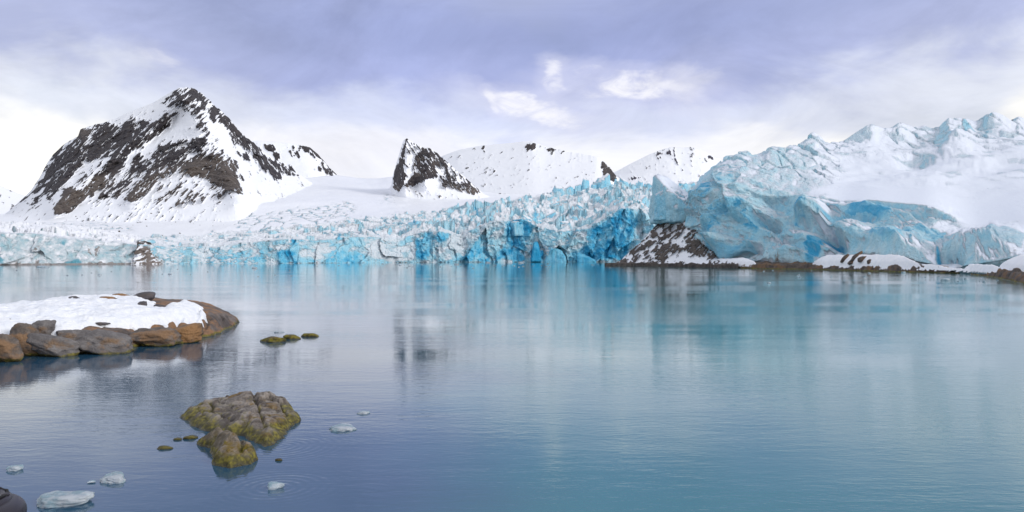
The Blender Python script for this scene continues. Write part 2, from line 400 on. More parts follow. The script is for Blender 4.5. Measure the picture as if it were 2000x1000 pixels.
# ---- far slope at the left edge
PX, PY, Y = face(-120, 110, 1.5, [(C([(-120, 450), (110, 450)]), C([(-120, 1200), (110, 1200)])), (C([(-120, 318), (-40, 345), (0, 362), (40, 379), (110, 400)]), C([(-120, 1500), (110, 1500)]))], [70], smooth=3)
cov = np.full(PX.shape, 0.02); n = uniform(fbm(PX / 9, PY / 9, oct=4, seed=29))
build_mountain('hill', 'smooth white hill slope beyond the foot of the tall pointed mountain', PX, PY, Y, cov, 0 * cov, n, 4, M_MTN_FAR, 200)

# ---- dark tooth-shaped peak in the middle
PX, PY, Y = face(748, 985, 0.8, [(C([(748, 440), (985, 440)]), C([(748, 1050), (775, 800), (950, 800), (985, 1050)])), (C([(748, 378), (770, 375), (860, 380), (940, 392), (985, 398)]), C([(748, 1060), (770, 905), (955, 900), (985, 1060)])),
     (jag([(748, 372), (764, 368), (767, 345), (774, 320), (781, 296), (787, 275), (795, 270), (803, 276), (830, 290), (838, 289), (850, 296), (865, 310), (885, 326), (905, 343), (925, 361), (945, 379), (985, 396)], 2.0, 8, 7), C([(748, 1090), (770, 960), (955, 975), (985, 1090)]))], [30, 170], smooth=3)
def Z2(pts): return [(700 + x * 0.3, 240 + y * 0.3) for x, y in pts]
cov = coverage(PX, PY, [(Z2([(225, 430), (228, 330), (265, 260), (290, 150), (305, 95), (345, 110), (310, 170), (300, 250), (300, 330), (300, 400), (265, 440)]), 0.97),
      (Z2([(300, 410), (350, 340), (360, 230), (420, 160), (470, 170), (540, 190), (590, 250), (560, 300), (490, 270), (520, 350), (440, 370), (360, 415)]), 0.84),
      (Z2([(560, 260), (700, 310), (750, 370), (820, 445), (780, 450), (720, 470), (640, 440), (540, 410), (520, 350), (560, 330)]), 0.5),
      (Z2([(315, 115), (400, 140), (415, 170), (350, 230), (320, 200)]), 0.15), (Z2([(290, 270), (340, 260), (330, 330), (290, 350)]), 0.15), (Z2([(450, 540), (520, 470), (700, 510), (620, 540)]), 0.16)], 3, 3, 6, 0.0)
n = uniform(streak(PX, PY, 54, 22, 5, 51) + 0.8 * streak(PX, PY, 60, 10, 2.2, 52, 4) + 0.4 * fbm(PX / 4, PY / 4, oct=3, seed=39))
br = 0.15 + 0.6 * sm(355, 375, PY)
def ridge_tooth(px, py): return 10 * np.exp(-(ldist(px, py, [(795, 272), (790, 375)]) / 9) ** 2) + 12 * np.exp(-(ldist(px, py, [(840, 290), (830, 360)]) / 12) ** 2)
build_mountain('mountain', 'small dark tooth-shaped peak standing alone in the middle of the snowfield', PX, PY, Y, cov, br, n, 9, M_MTN, 130, ridge_tooth)

# ---- white range right of it
PX, PY, Y = face(820, 1270, 1.0, [(C([(820, 440), (1270, 440)]), C([(820, 1060), (1270, 900)])),
     (jag([(820, 325), (868, 303), (895, 293), (940, 284), (1000, 279), (1022, 276), (1040, 276), (1062, 285), (1085, 291), (1100, 294), (1130, 300), (1165, 306), (1180, 316), (1192, 328), (1205, 345), (1225, 358), (1270, 372)], C([(820, .1), (1020, .2), (1050, 1.5), (1150, 1.5), (1200, 2)]), 12, 8), C([(820, 1400), (1270, 1150)]))], [150], smooth=3)
cov = coverage(PX, PY, [(Z2([(1090, 140), (1130, 115), (1160, 140), (1150, 185), (1100, 190)]), 0.6), (Z2([(1215, 150), (1340, 175), (1350, 215), (1260, 210), (1215, 175)]), 0.55),
     (Z2([(1590, 260), (1640, 290), (1690, 345), (1650, 380), (1600, 370), (1580, 310)]), 0.72),
     (Z2([(860, 290), (940, 290), (930, 315), (870, 315)]), 0.4), (Z2([(805, 145), (828, 145), (825, 180), (810, 190)]), 0.55)], 3, 3, 7, 0.0)
n = uniform(streak(PX, PY, -35, 18, 5, 61) + 0.7 * fbm(PX / 6, PY / 6, oct=4, seed=49))
build_mountain('mountain', 'broad white range with a few bare rocks, right of the tooth-shaped peak', PX, PY, Y, cov, 0.2 + 0 * cov, n, 6, M_MTN, 260)

# ---- pale far mountain
PX, PY, Y = face(1150, 1560, 1.0, [(C([(1150, 420), (1560, 420)]), C([(1150, 1500), (1560, 1500)])),
     (jag([(1150, 362), (1205, 334), (1235, 318), (1270, 301), (1300, 290), (1312, 287), (1330, 289), (1350, 287), (1372, 293), (1392, 304), (1410, 312), (1460, 320), (1560, 330)], C([(1200, .2), (1290, .8), (1400, .6)]), 14), C([(1150, 1800), (1560, 1800)]))], [110], smooth=3)
def Z3(pts): return [(1150 + x * 0.28, 260 + y * 0.28) for x, y in pts]
cov = coverage(PX, PY, [(Z3([(545, 100), (600, 100), (620, 220), (580, 190), (540, 140)]), 0.42), (Z3([(270, 310), (330, 290), (370, 310), (340, 330), (280, 330)]), 0.5), (Z3([(830, 145), (875, 165), (870, 185), (840, 170)]), 0.7), (Z3([(470, 120), (500, 120), (500, 180), (470, 180)]), 0.22)], 2, 2, 8, 0.0)
n = uniform(streak(PX, PY, 65, 14, 5, 71) + 0.7 * fbm(PX / 5, PY / 5, oct=4, seed=59))
build_mountain('mountain', 'palest and farthest snow mountain, seen between the ice tower and the white range', PX, PY, Y, cov, 0 * cov, n, 10, M_MTN_FAR, 300)

YW = C([(-200, 335), (0, 350), (270, 392), (400, 418), (600, 438), (800, 490), (1000, 515), (1200, 520), (1420, 520)])
# ---- snowfield filling the valley
PX, PY, Y = face(-160, 1420, 2.0, [(C([(-160, 508), (1420, 508)]), lambda x: YW(x) + 30),
     (C([(-160, 452), (0, 448), (250, 452), (400, 450), (600, 443), (800, 424), (950, 408), (1100, 392), (1420, 385)]), C([(-160, 500), (400, 560), (800, 600), (1100, 700), (1420, 760)])),
     (C([(-160, 430), (0, 428), (200, 424), (480, 402), (560, 396), (700, 392), (800, 394), (900, 394), (1100, 388), (1420, 380)]), C([(-160, 680), (500, 700), (800, 830), (1420, 860)])),
     (C([(-160, 425), (0, 420), (200, 405), (480, 370), (560, 352), (600, 348), (660, 343), (700, 347), (740, 348), (775, 344), (900, 372), (1000, 378), (1420, 378)]), C([(-160, 900), (480, 1080), (700, 1250), (1420, 1000)]))], [30, 50, 70], smooth=10)
P = world(PX, PY, Y)
P[..., 2] += (1.6 * fbm(P[..., 0] / 70, P[..., 1] / 70, oct=4, seed=13) + 0.5 * fbm(P[..., 0] / 14, P[..., 1] / 30, oct=3, seed=14)) * sm(512, 470, PY)
crev = coverage(PX, PY, [([(470, 425), (600, 402), (690, 395), (700, 412), (640, 428), (560, 440), (450, 452)], 0.75), ([(740, 378), (770, 380), (768, 394), (744, 392)], 0.6), ([(280, 470), (480, 440), (760, 415), (860, 408), (760, 430), (500, 460)], 0.45), ([(-160, 440), (150, 428), (260, 440), (260, 470), (-160, 470)], 0.6)], 12, 8, 31)
f1, f2, ra, rb, ox, oy = worley(P[..., 0] / 9 + 0.3 * fbm(P[..., 0] / 20, P[..., 1] / 20), P[..., 1] / 16, 5)
cut = sm(0.16, 0.0, f2 - f1) * sm(0.25, 0.6, crev + 0.4 * fbm(PX / 30, PY / 10, oct=3, seed=77))
P[..., 2] += (ra - .5) * 1.6 * crev - 1.5 * cut
ice = np.clip(cut * 0.9 + crev * 0.35 * sm(0.0, 0.5, fbm(PX / 16, PY / 4, oct=4, seed=37)), 0, 1)
P, A = close_back(P, {'ice': ice, 'deep': 0 * ice, 'dirt': 0 * ice}, 200, n=4)
tag(grid_obj('snowfield', P, M_ICE, A, origin=(-200, 600, 0)), 'wide smooth white snowfield filling the valley between the mountains and the glacier front', 'snowfield', None, 'structure')

# ------------------------------------------------------------------ glacier fronts
YW = C([(-200, 335), (0, 350), (270, 392), (400, 418), (600, 438), (800, 490), (1000, 515), (1200, 520), (1420, 520)])
def facet(u, v, seed, tilt=1.0):
    f1, f2, ra, rb, ox, oy = worley(u, v, seed)
    a = rb * 6.283
    return (ra - .5) + tilt * (np.cos(a) * ox + np.sin(a) * oy), f2 - f1, ra

def glacier_mesh(PX, PY, Y, wcl, amp, seed, cell=(13, 17)):
    """wcl: 1 on the calved front, 0 on the upper surface. amp scales the broken relief."""
    P = world(PX, PY, Y); X, Yy, Z = P[..., 0], P[..., 1], P[..., 2]
    wx = 3.0 * fbm(X / 14, Z / 14, oct=3, seed=seed)
    a1, e1, r1 = facet((X + wx) / (cell[0] * 0.85), Z / (cell[1] * 1.4) + 0.2 * wx / cell[0], seed + 1, 1.2)
    a2, e2, r2 = facet((X + wx) / 3.2, Z / 9.0, seed + 2, 1.0)
    a3, e3, r3 = facet(X / 1.3, Z / 3.2, seed + 3, 0.8)
    dc = 5.0 * a1 + 1.3 * a2 + 0.4 * a3 + 1.3 * fbm(X / 3, Z / 3, Yy / 3, 4, seed)
    b1, g1, q1 = facet(X / 11 + 0.35 * fbm(X / 18, Yy / 18, seed=seed), Yy / 10 + 0.3 * fbm(X / 15, Yy / 15, seed=seed + 8), seed + 4, 1.0)
    b2, g2, q2 = facet(X / 4.2, Yy / 4.0, seed + 5, 0.9)
    dt = (5.2 * b1 + 1.5 * b2) * (0.55 + 0.75 * sm(-.4, .5, fbm(X / 45, Yy / 45, oct=3, seed=seed + 7))) + 1.0 * fbm(X / 2.5, Yy / 2.5, oct=3, seed=seed + 9) - 4.0 * sm(0.12, 0.0, g1) - 0.6 * sm(0.1, 0, g2)
    P[..., 1] -= wcl * dc * np.maximum(amp, .62 + .4 * (amp > .8))
    P[..., 2] += (1 - wcl) * dt * amp + 0.25 * wcl * a2 * amp
    return P, e1, g1
def ice_attrs(P, PX, PY, wcl, seed, deeps, whites, bias=0.0, dirt=None):
    N = normals(P); nz = np.abs(N[..., 2]); nzs = blur(nz, 1)
    steep = 1 - nzs
    ice = sm(0.28, 0.72, steep + bias + 0.28 * fbm(PX / 9, PY / 9, oct=4, seed=seed + 30))
    dp = coverage(PX, PY, deeps, 4, 7, seed + 40, 0.0)
    wh = coverage(PX, PY, whites, 6, 9, seed + 50, 0.0)
    dp = np.clip(dp * (0.6 + 0.4 * sm(-.3, .3, fbm(PX / 12, PY / 12, oct=4, seed=seed + 3))) + 0.25 * wcl * fbm(PX / 30, PY / 18, oct=4, seed=seed + 60), 0, 1)
    ice = np.clip(np.maximum(ice * (1 - 0.75 * wh), 0.9 * sm(0.3, 0.6, dp)), 0, 1)
    return {'ice': ice, 'deep': dp, 'dirt': np.zeros(ice.shape) if dirt is None else dirt}
def Z4(pts): return [(850 + x * 0.225, 330 + y * 0.225) for x, y in pts]
def Z5(pts): return [(400 + x * 0.25, 340 + y * 0.25) for x, y in pts]

# ---- broken blue icefall in the middle
ctop = C([(270, 476), (300, 479), (340, 483), (380, 480), (430, 482), (470, 474), (520, 470), (560, 466), (620, 470), (660, 463), (720, 462), (780, 466), (830, 450), (860, 452), (900, 458), (930, 445), (970, 430), (1020, 428), (1060, 446), (1100, 452), (1150, 446), (1190, 420), (1215, 405), (1240, 408), (1270, 430), (1300, 445), (1420, 450)])
itop = C([(270, 462), (340, 460), (400, 458), (480, 452), (560, 444), (620, 437), (700, 428), (800, 418), (870, 412), (930, 402), (975, 396), (1020, 388), (1050, 386), (1075, 376), (1100, 370), (1140, 366), (1190, 363), (1240, 362), (1300, 362), (1420, 362)])
iY = C([(270, 455), (400, 500), (600, 545), (800, 610), (1000, 650), (1200, 680), (1420, 690)])
PX, PY, Y = face(276, 1420, 1.0, [(lambda x: 500 + (CAMZ + 2.0) * F / YW(x), YW), (lambda x: 500 + CAMZ * F / YW(x) - 0.0, lambda x: YW(x) + 0.2),
                                   (ctop, lambda x: YW(x) + 7), (itop, iY)], [6, 105, 130], smooth=2)
wcl = np.concatenate([np.ones(111), np.linspace(1, 0, 14), np.zeros(130 - 14)])[:, None] * np.ones(PX.shape[1])
amp = C([(276, 0.28), (420, 0.34), (600, 0.45), (850, 0.85), (1000, 1.15), (1420, 1.2)])(PX) * 1.0
P, e1, g1 = glacier_mesh(PX, PY, Y, wcl, amp, 100)
deeps = [(Z4([(480, 790), (600, 640), (610, 480), (700, 430), (820, 430), (830, 520), (790, 660), (790, 810)]), 0.85), (Z4([(110, 810), (280, 720), (390, 600), (460, 620), (470, 810)]), 0.7),
         (Z4([(1290, 720), (1340, 530), (1540, 420), (1570, 330), (1690, 330), (1760, 440), (1700, 640), (1640, 780), (1300, 810)]), 0.9), (Z4([(870, 810), (880, 680), (930, 650), (945, 810)]), 0.85),
         (Z4([(960, 810), (1000, 680), (1080, 690), (1110, 810)]), 0.6), (Z4([(1150, 810), (1180, 720), (1290, 700), (1300, 810)]), 0.65), (Z4([(830, 500), (860, 370), (910, 390), (890, 510)]), 0.6),
         (Z4([(1220, 200), (1240, 170), (1265, 200), (1255, 240)]), 0.8), (Z4([(330, 420), (340, 350), (380, 370), (370, 420)]), 0.8), (Z4([(0, 610), (30, 540), (110, 600), (90, 640)]), 0.6),
         (Z5([(560, 690), (575, 600), (640, 590), (720, 590), (750, 690)]), 0.75), (Z5([(1640, 540), (1750, 440), (1900, 470), (1880, 530), (1770, 520), (1760, 680), (1660, 690)]), 0.7),
         (Z5([(930, 690), (1000, 600), (1170, 600), (1290, 690)]), 0.6), (Z5([(1040, 520), (1050, 460), (1080, 470), (1070, 520)]), 0.9), (Z5([(0, 690), (20, 580), (120, 600), (400, 600), (480, 560), (470, 690)]), 0.42),
         (Z5([(780, 690), (800, 660), (860, 660), (880, 690)]), 0.7), (Z5([(690, 560), (660, 490), (710, 500), (730, 560)]), 0.7), (Z5([(1560, 400), (1620, 350), (1750, 400), (1650, 410)]), 0.5)]
whites = [(Z4([(-10, 800), (20, 640), (150, 560), (340, 540), (430, 570), (270, 720), (110, 790)]), 0.55), (Z5([(1190, 600), (1400, 500), (1640, 560), (1740, 640), (1660, 670), (1330, 670), (1250, 650)]), 0.5),
          (Z5([(740, 600), (900, 560), (1000, 590), (900, 680), (780, 650)]), 0.45), (Z4([(480, 570), (560, 540), (600, 490), (600, 560), (540, 620)]), 0.8)]
A = ice_attrs(P, PX, PY, wcl, 200, deeps, whites, 0.12 * wcl + 0.05)
A['ice'] = np.clip(A['ice'] - 0.6 * wcl * sm(-0.2, 0.55, fbm(PX / 24, PY / 14, oct=5, seed=231) + 0.12) * (1 - sm(.2, .5, A['deep'])), 0, 1)
A['ice'] = np.maximum(blur(A['ice'], 2), 0.22 + 0.12 * wcl); A['deep'] = blur(A['deep'], 1)
dirt = 0.35 * coverage(PX, PY, [([(276, 520), (276, 478), (300, 480), (345, 486), (350, 520)], 1.0), ([(350, 520), (420, 480), (480, 490), (480, 520)], 0.5)], 8, 6, 66) + 0.28 * sm(0.25, 0.5, fbm(PX / 14, PY / 10, oct=4, seed=88)) * sm(760, 420, PX)
dirt = np.maximum(dirt, 0.6 * sm(1.0, 0.2, P[..., 2] + 0.8 * fbm(PX / 20, PY / 9, seed=5)) * sm(0.0, 0.4, fbm(PX / 40, 0 * PY, oct=3, seed=15)))
A['dirt'] = dirt
P, A = close_back(P, A, 40, n=4)
gl = split_grid('glacier', P, M_ICE, A, (-30, 520, 0), 116, 'ice_cliff', 'broken_ice_surface')
tag(gl, 'long blue icefall with a crumbling calved front, between the dark outcrop and the snowy headland', 'glacier')

# ---- serac: a leaning block of ice bounded by flat faces
def ico(sub):
    bm = bmesh.new(); bmesh.ops.create_icosphere(bm, subdivisions=sub, radius=1.0)
    V = np.array([v.co[:] for v in bm.verts]); T = np.array([[v.index for v in f.verts] for f in bm.faces]); bm.free(); return V, T
ICO = {k: ico(k) for k in (3, 4, 5, 6)}
def polytope(dirs, planes, p=14):
    s = np.zeros(len(dirs))
    for n, d in planes:
        s += np.maximum(0, dirs @ np.asarray(n) / d) ** p
    return dirs * (s ** (-1.0 / p))[:, None]
def unit(a): a = np.asarray(a, float); return a / np.linalg.norm(a)
def serac_mesh(rng, w, d, h, sub=4, lean=0.15):
    pl = []
    k = rng.integers(4, 7); a0 = rng.uniform(0, 6.28)
    for i in range(k):
        a = a0 + i * 6.283 / k + rng.uniform(-.3, .3)
        r = (w * abs(math.cos(a)) + d * abs(math.sin(a))) * rng.uniform(0.75, 1.1)
        pl.append((unit((math.cos(a), math.sin(a), rng.uniform(-0.02, 0.3))), r))
    for i in range(rng.integers(1, 3)):
        pl.append((unit((rng.uniform(-.7, .7), rng.uniform(-.7, .3), 1)), h * rng.uniform(.75, 1)))
    pl.append((unit((0, 0, -1)), h * 0.6))
    V, T = ICO[sub]
    Q = polytope(V, pl, 22)
    sd = int(rng.integers(1000))
    Nn = Q / np.linalg.norm(Q, axis=1, keepdims=True)
    q = fbm(Q[:, 0] / 2.2, Q[:, 1] / 2.2, Q[:, 2] / 3.5, 4, sd)
    Q = Q + Nn * (q * 0.2 * min(w, d))[:, None]
    Q[:, 0] += Q[:, 2] * rng.uniform(-lean, lean)
    return Q, T
def tri_normals(Q, T):
    n = np.zeros(Q.shape); f = np.cross(Q[T[:, 1]] - Q[T[:, 0]], Q[T[:, 2]] - Q[T[:, 0]])
    for i in range(3): np.add.at(n, T[:, i], f)
    return n / (np.linalg.norm(n, axis=1, keepdims=True) + 1e-9)
def add_serac(parent, px, py, Y, w, d, h, rng, mat, deep=0.2, sub=4, name='serac', label=None, lean=0.15, bare=0.0):
    Q, T = serac_mesh(rng, w, d, h, sub, lean)
    nz = tri_normals(Q, T)[:, 2]
    ice = sm(0.72, 0.4, nz + 0.2 * fbm(Q[:, 0] / 2, Q[:, 1] / 2, Q[:, 2] / 2, 3, 4))
    ice = np.maximum(ice, bare)
    o3 = np.array(at(px, py, Y))
    o = mesh_from(name, Q + o3, None, mat, {'ice': ice, 'deep': deep * ice, 'dirt': 0 * ice}, True, parent, o3, T)
    if label: o['label'] = label
    return o
rng = np.random.default_rng(5)
# skyline blocks read from the photograph (px of centre, py of top, width px, height px)
for px, pt, wp, hp, dp in [(1030, 390, 16, 22, .15), (1052, 386, 22, 24, .1), (1090, 362, 20, 34, .1), (1112, 364, 15, 26, .2), (1128, 358, 12, 26, .1), (1143, 349, 14, 36, .25), (1160, 356, 12, 30, .2), (1180, 352, 26, 40, .2),
                           (1205, 362, 16, 26, .15), (1222, 356, 14, 24, .15), (1250, 354, 12, 22, .15), (1268, 356, 16, 24, .1), (1290, 358, 14, 26, .2), (1312, 357, 13, 22, .15), (1335, 355, 14, 26, .2), (1352, 358, 12, 28, .25),
                           (1063, 398, 9, 30, .5), (1085, 395, 14, 26, .15), (1135, 400, 12, 26, .3), (1075, 420, 16, 30, .25), (1012, 405, 12, 24, .3), (1030, 425, 14, 40, .35), (1050, 430, 14, 34, .25), (975, 400, 12, 18, .1),
                           (950, 406, 12, 18, .1), (925, 406, 14, 18, .3), (900, 410, 14, 16, .1), (1160, 385, 18, 26, .1), (1215, 385, 22, 26, .1), (1245, 390, 20, 26, .15), (1100, 430, 22, 26, .2), (1010, 432, 14, 30, .35), (1125, 425, 12, 28, .2), (1275, 385, 16, 30, .2)]:
    t = np.clip((ctop(px) - pt) / max(1, ctop(px) - itop(px)), 0, 1.0)
    Yc = (YW(px) + 7) * (1 - t) + iY(px) * t - (6 if pt < ctop(px) - 12 else -1)
    s = Yc / F
    add_serac(gl, px, pt + hp * 0.6, Yc, wp * s * 0.55, wp * s * 0.5, hp * s * 0.62, rng, M_ICE, dp)
for px, pt, wp, hp, dp in [(1046, 478, 17, 34, .9), (1088, 486, 30, 30, .55), (1140, 494, 24, 20, .7)]:
    Yc = YW(px) + 1.0; s = Yc / F
    add_serac(gl, px, pt + hp * 0.62, Yc, wp * s * 0.55, 4.0, hp * s * 0.62, rng, M_ICE, dp, lean=0.06, bare=0.9)

# ---- dirty glacier front at the left
YWL = lambda x: YW(x) - 1
lt = C([(-200, 452), (0, 455), (60, 456), (130, 466), (180, 470), (230, 474), (262, 478), (300, 484)])
lu = C([(-200, 432), (0, 436), (120, 440), (200, 448), (300, 466)])
PX, PY, Y = face(-200, 292, 0.8, [(lambda x: 500 + (CAMZ + 2) * F / YWL(x), YWL), (lambda x: 500 + CAMZ * F / YWL(x), lambda x: YWL(x) + 0.2), (lt, lambda x: YWL(x) + 14), (lu, lambda x: YWL(x) + 110)], [5, 80, 70], smooth=3)
wcl = np.concatenate([np.ones(85), np.linspace(1, 0, 12), np.zeros(58)])[:, None] * np.ones(PX.shape[1])
P, e1, g1 = glacier_mesh(PX, PY, Y, wcl, (0.38 + 0.12 * wcl) * sm(292, 280, PX), 300, (11, 9))
A = ice_attrs(P, PX, PY, wcl, 320, [([(-5, 517), (-5, 500), (10, 507), (16, 517)], 0.8), ([(112, 517), (125, 508), (150, 507), (168, 517)], 0.8), ([(120, 478), (128, 468), (135, 475), (130, 482)], 0.7), ([(150, 490), (160, 482), (166, 492)], 0.6), ([(200, 500), (232, 475), (236, 500)], 0.35)],
              [([(0, 510), (20, 490), (60, 486), (70, 510)], 0.7), ([(120, 505), (135, 488), (170, 490), (175, 505)], 0.5), ([(245, 515), (255, 490), (280, 500), (285, 515)], 0.8)], -0.05)
A['ice'] = np.maximum(A['ice'], np.clip(wcl * (0.5 + 0.6 * fbm(PX / 14, PY / 9, oct=5, seed=322)), 0, 1))
A['dirt'] = np.clip(coverage(PX, PY, [([(50, 520), (60, 505), (78, 506), (82, 520)], 0.55), ([(10, 520), (18, 510), (42, 514), (45, 520)], 0.5), ([(70, 492), (78, 480), (100, 482), (98, 500)], 0.36), ([(170, 520), (176, 510), (250, 512), (268, 520)], 0.55), ([(165, 490), (175, 480), (200, 480), (195, 505)], 0.3)], 4, 5, 91)
        + 0.45 * sm(-0.05, 0.45, fbm(PX / 10, PY / 14, oct=4, seed=93)) * sm(470, 485, PY), 0, 1)
A['dirt'] = np.maximum(A['dirt'], 0.75 * sm(1.3, 0.4, P[..., 2]))
A['ice'] = blur(A['ice'], 3)
P, A = close_back(P, A, 20, n=3)
tag(split_grid('glacier', P, M_DIRTY, A, (-220, 360, 0), 90, 'ice_cliff', 'broken_ice_surface'), 'low pale glacier front stained with grey grit, at the foot of the tall pointed mountain', 'glacier')

# ------------------------------------------------------------------ rock makers
def rock_mesh(rng, rx, ry, rz, sub=5, planes=14, p=9, rough=0.06, flat=0.0):
    pl = []
    for i in range(planes):
        v = unit(rng.normal(size=3) * (1, 1, 0.9 + flat)); pl.append((v, rng.uniform(0.72, 1.0)))
    pl += [(unit((0, 0, -1)), .9), (unit((1, 0, .1)), 1), (unit((-1, 0, .1)), 1), (unit((0, 1, .1)), 1), (unit((0, -1, .1)), 1), ((0, 0, 1), .95)]
    V, T = ICO[sub]; Q = polytope(V, pl, p)
    sd = int(rng.integers(900)); Nn = Q / np.linalg.norm(Q, axis=1, keepdims=True)
    q = fbm(Q[:, 0] * 1.6, Q[:, 1] * 1.6, Q[:, 2] * 1.6, 5, sd) + 0.5 * (ridged(Q[:, 0] * 1.2, Q[:, 1] * 1.2, Q[:, 2] * 2.4, 4, sd + 4) - .6)
    Q = Q + Nn * (q * rough * 2)[:, None]
    return Q * (rx, ry, rz), T
def rock(name, label, cat, px, py, Y, rx, ry, rz, mat, seed, group=None, rot=0.0, sub=5, p=9, rough=0.06, planes=14, tilt=0.0, parent=None, kind=None):
    rng = np.random.default_rng(seed); Q, T = rock_mesh(rng, rx, ry, rz, sub, planes, p, rough)
    o3 = np.array(at(px, py, Y))
    o = mesh_from(name, Q + o3, None, mat, None, True, parent, o3, T)
    o.rotation_euler = (0, tilt, rot)
    return tag(o, label, cat, group, kind) if parent is None else o

M_DARK = mat_rock('dark_outcrop_rock', (0.13, 0.11, 0.105), (0.045, 0.04, 0.04), (0.14, 0.09, 0.06), 0.4, 0.1, 0.12)
M_HEAD = mat_mountain('headland_rock', (0.04, 0.035, 0.036), (0.13, 0.105, 0.09), 6.0)
M_SHORE = mat_rock('shore_rock', (0.12, 0.095, 0.08), (0.05, 0.04, 0.036), (0.16, 0.09, 0.045), 0.5, 0.3, 0.5)

M_OUT = mat_rock('grey_outcrop_rock', (0.27, 0.23, 0.21), (0.10, 0.085, 0.08), (0.2, 0.14, 0.10), 0.4, 0.1, 0.3)
# dark outcrop that splits the two glacier fronts
PX, PY, Y = face(256, 326, 0.4, [(lambda x: 500 + (CAMZ + 1.5) * F / (YW(x) - 5), lambda x: YW(x) - 5), (jag([(256, 516), (261, 506), (266, 488), (272, 474), (281, 471), (290, 474), (295, 486), (304, 498), (315, 509), (326, 516)], 2.5, 61, 7), lambda x: YW(x) + C([(254, 2), (280, 8), (300, 5), (354, 0)])(x))], [110], smooth=2)
P = world(PX, PY, Y)
dq = 3.0 * facet(P[..., 0] / 4, P[..., 2] / 5, 441)[0] + 1.0 * facet(P[..., 0] / 1.4, P[..., 2] / 1.8, 442)[0] + 1.6 * fbm(P[..., 0] / 3, P[..., 2] / 3, oct=5, seed=443)
P[..., 1] -= dq; P[..., 2] += 0.3 * fbm(P[..., 0] / 1.5, P[..., 2] / 1.5, oct=4, seed=444)
cov = coverage(PX, PY, [([(250, 530), (254, 500), (262, 470), (272, 455), (295, 457), (300, 476), (296, 500), (300, 530)], .95), ([(300, 530), (296, 500), (300, 476), (345, 484), (356, 500), (356, 530)], .7), ([(255, 500), (275, 495), (285, 512), (270, 518), (255, 516)], .1), ([(266, 478), (282, 476), (280, 486), (268, 490)], .35)], 3, 4, 445)
rk = sm(-.1, .1, cov - uniform(fbm(PX / 6, PY / 4, oct=5, seed=446)))
br = np.clip(0.1 + 0.75 * sm(470, 484, PY) + 0.3 * fbm(PX / 9, PY / 6, seed=447), 0, 1)
P, A = close_back(P, {'rock': rk, 'brown': br}, 12, n=3)
tag(grid_obj('rock_outcrop', P, mat_mountain('outcrop_rock', (0.07, 0.06, 0.06), (0.26, 0.22, 0.205), 5.0), A, origin=(-170, 390, 0)), 'dark grey brown rock outcrop between the pale glacier front and the blue icefall', 'outcrop')

# ---- dark rocks strewn over the snow slope below the mountain
proto = None
srng = np.random.default_rng(41)
spots = [(232, 452, 5.5), (238, 447, 3), (220, 444, 3), (285, 429, 4), (287, 442, 3.4), (296, 417, 4), (343, 434, 3), (317, 460, 3.5), (352, 456, 4.5), (148, 423, 3.4), (130, 430, 2), (165, 415, 2), (205, 416, 2), (178, 408, 2.4), (252, 415, 2.4), (310, 410, 2.6), (331, 414, 2.5), (300, 428, 2.2), (380, 425, 2), (400, 410, 2.4), (418, 404, 2), (260, 440, 2), (245, 432, 2.2), (228, 429, 2.4), (195, 425, 1.8), (157, 424, 1.8)]
for i in range(34):
    spots.append((srng.uniform(300, 440), srng.uniform(396, 442), srng.uniform(1.0, 2.2)))
SLOPE_Y = lambda px, py: np.interp(py, [395, 425, 440, 455, 470], [720, 640, 600, 560, 540])
slope_pts = []
for i, (px, py, wp) in enumerate(spots):
    slope_pts.append((px, py, wp))

# ------------------------------------------------------------------ big ice dome on the right
DB = C([(1340, 305), (1400, 288), (1500, 262), (1600, 246), (1700, 229), (1850, 208), (1930, 200), (2000, 194), (2150, 194)])
dfoot = C([(1340, 470), (1358, 446), (1372, 470), (1385, 495), (1400, 507), (1425, 503), (1440, 494), (1455, 487), (1470, 496), (1485, 508), (1500, 513), (1560, 516), (1600, 514), (1640, 500), (1660, 495), (1700, 498), (1760, 508), (1800, 514), (1840, 522), (1880, 521), (1930, 515), (2000, 500), (2150, 490)])
dcl = C([(1340, 415), (1356, 400), (1366, 365), (1390, 340), (1410, 335), (1430, 335), (1460, 350), (1500, 365), (1560, 380), (1590, 375), (1640, 392), (1700, 388), (1760, 395), (1820, 398), (1870, 430), (1900, 440), (1960, 434), (2000, 425), (2150, 410)])
dm = C([(1340, 405), (1360, 380), (1370, 345), (1400, 318), (1430, 312), (1500, 318), (1560, 330), (1650, 335), (1750, 325), (1850, 315), (1950, 305), (2150, 290)])
dt = C([(1340, 395), (1360, 362), (1368, 340), (1385, 325), (1405, 306), (1418, 297), (1446, 296), (1470, 300), (1500, 292), (1530, 285), (1560, 281), (1575, 272), (1592, 268), (1612, 279), (1640, 280), (1660, 272), (1680, 266), (1705, 258), (1725, 262), (1745, 262), (1758, 256), (1780, 260), (1810, 258), (1835, 262), (1850, 250), (1880, 240), (1900, 242), (1930, 236), (1945, 234), (1975, 238), (2010, 242), (2150, 225)])
PX, PY, Y = face(1340, 2120, 1.0, [(lambda x: 500 + (CAMZ + 1.0) * F / (DB(x) + 5), lambda x: DB(x) + 5), (dfoot, DB), (dcl, lambda x: DB(x) + C([(1340, 8), (1400, 14), (1500, 22), (1700, 26), (2150, 26)])(x)),
        (dm, lambda x: DB(x) + C([(1340, 16), (1370, 24), (1430, 34), (1500, 60), (1600, 95), (1800, 130), (2150, 150)])(x)), (dt, lambda x: DB(x) + C([(1340, 24), (1400, 45), (1500, 90), (1600, 140), (1800, 190), (2150, 220)])(x))], [6, 130, 90, 90], smooth=10, sY=36, sfoot=16)
P = world(PX, PY, Y)
N0 = normals(blur(P, 6)); N0 *= np.sign(N0[..., 2:3] * .6 - N0[..., 1:2] * .8 + 1e-9)
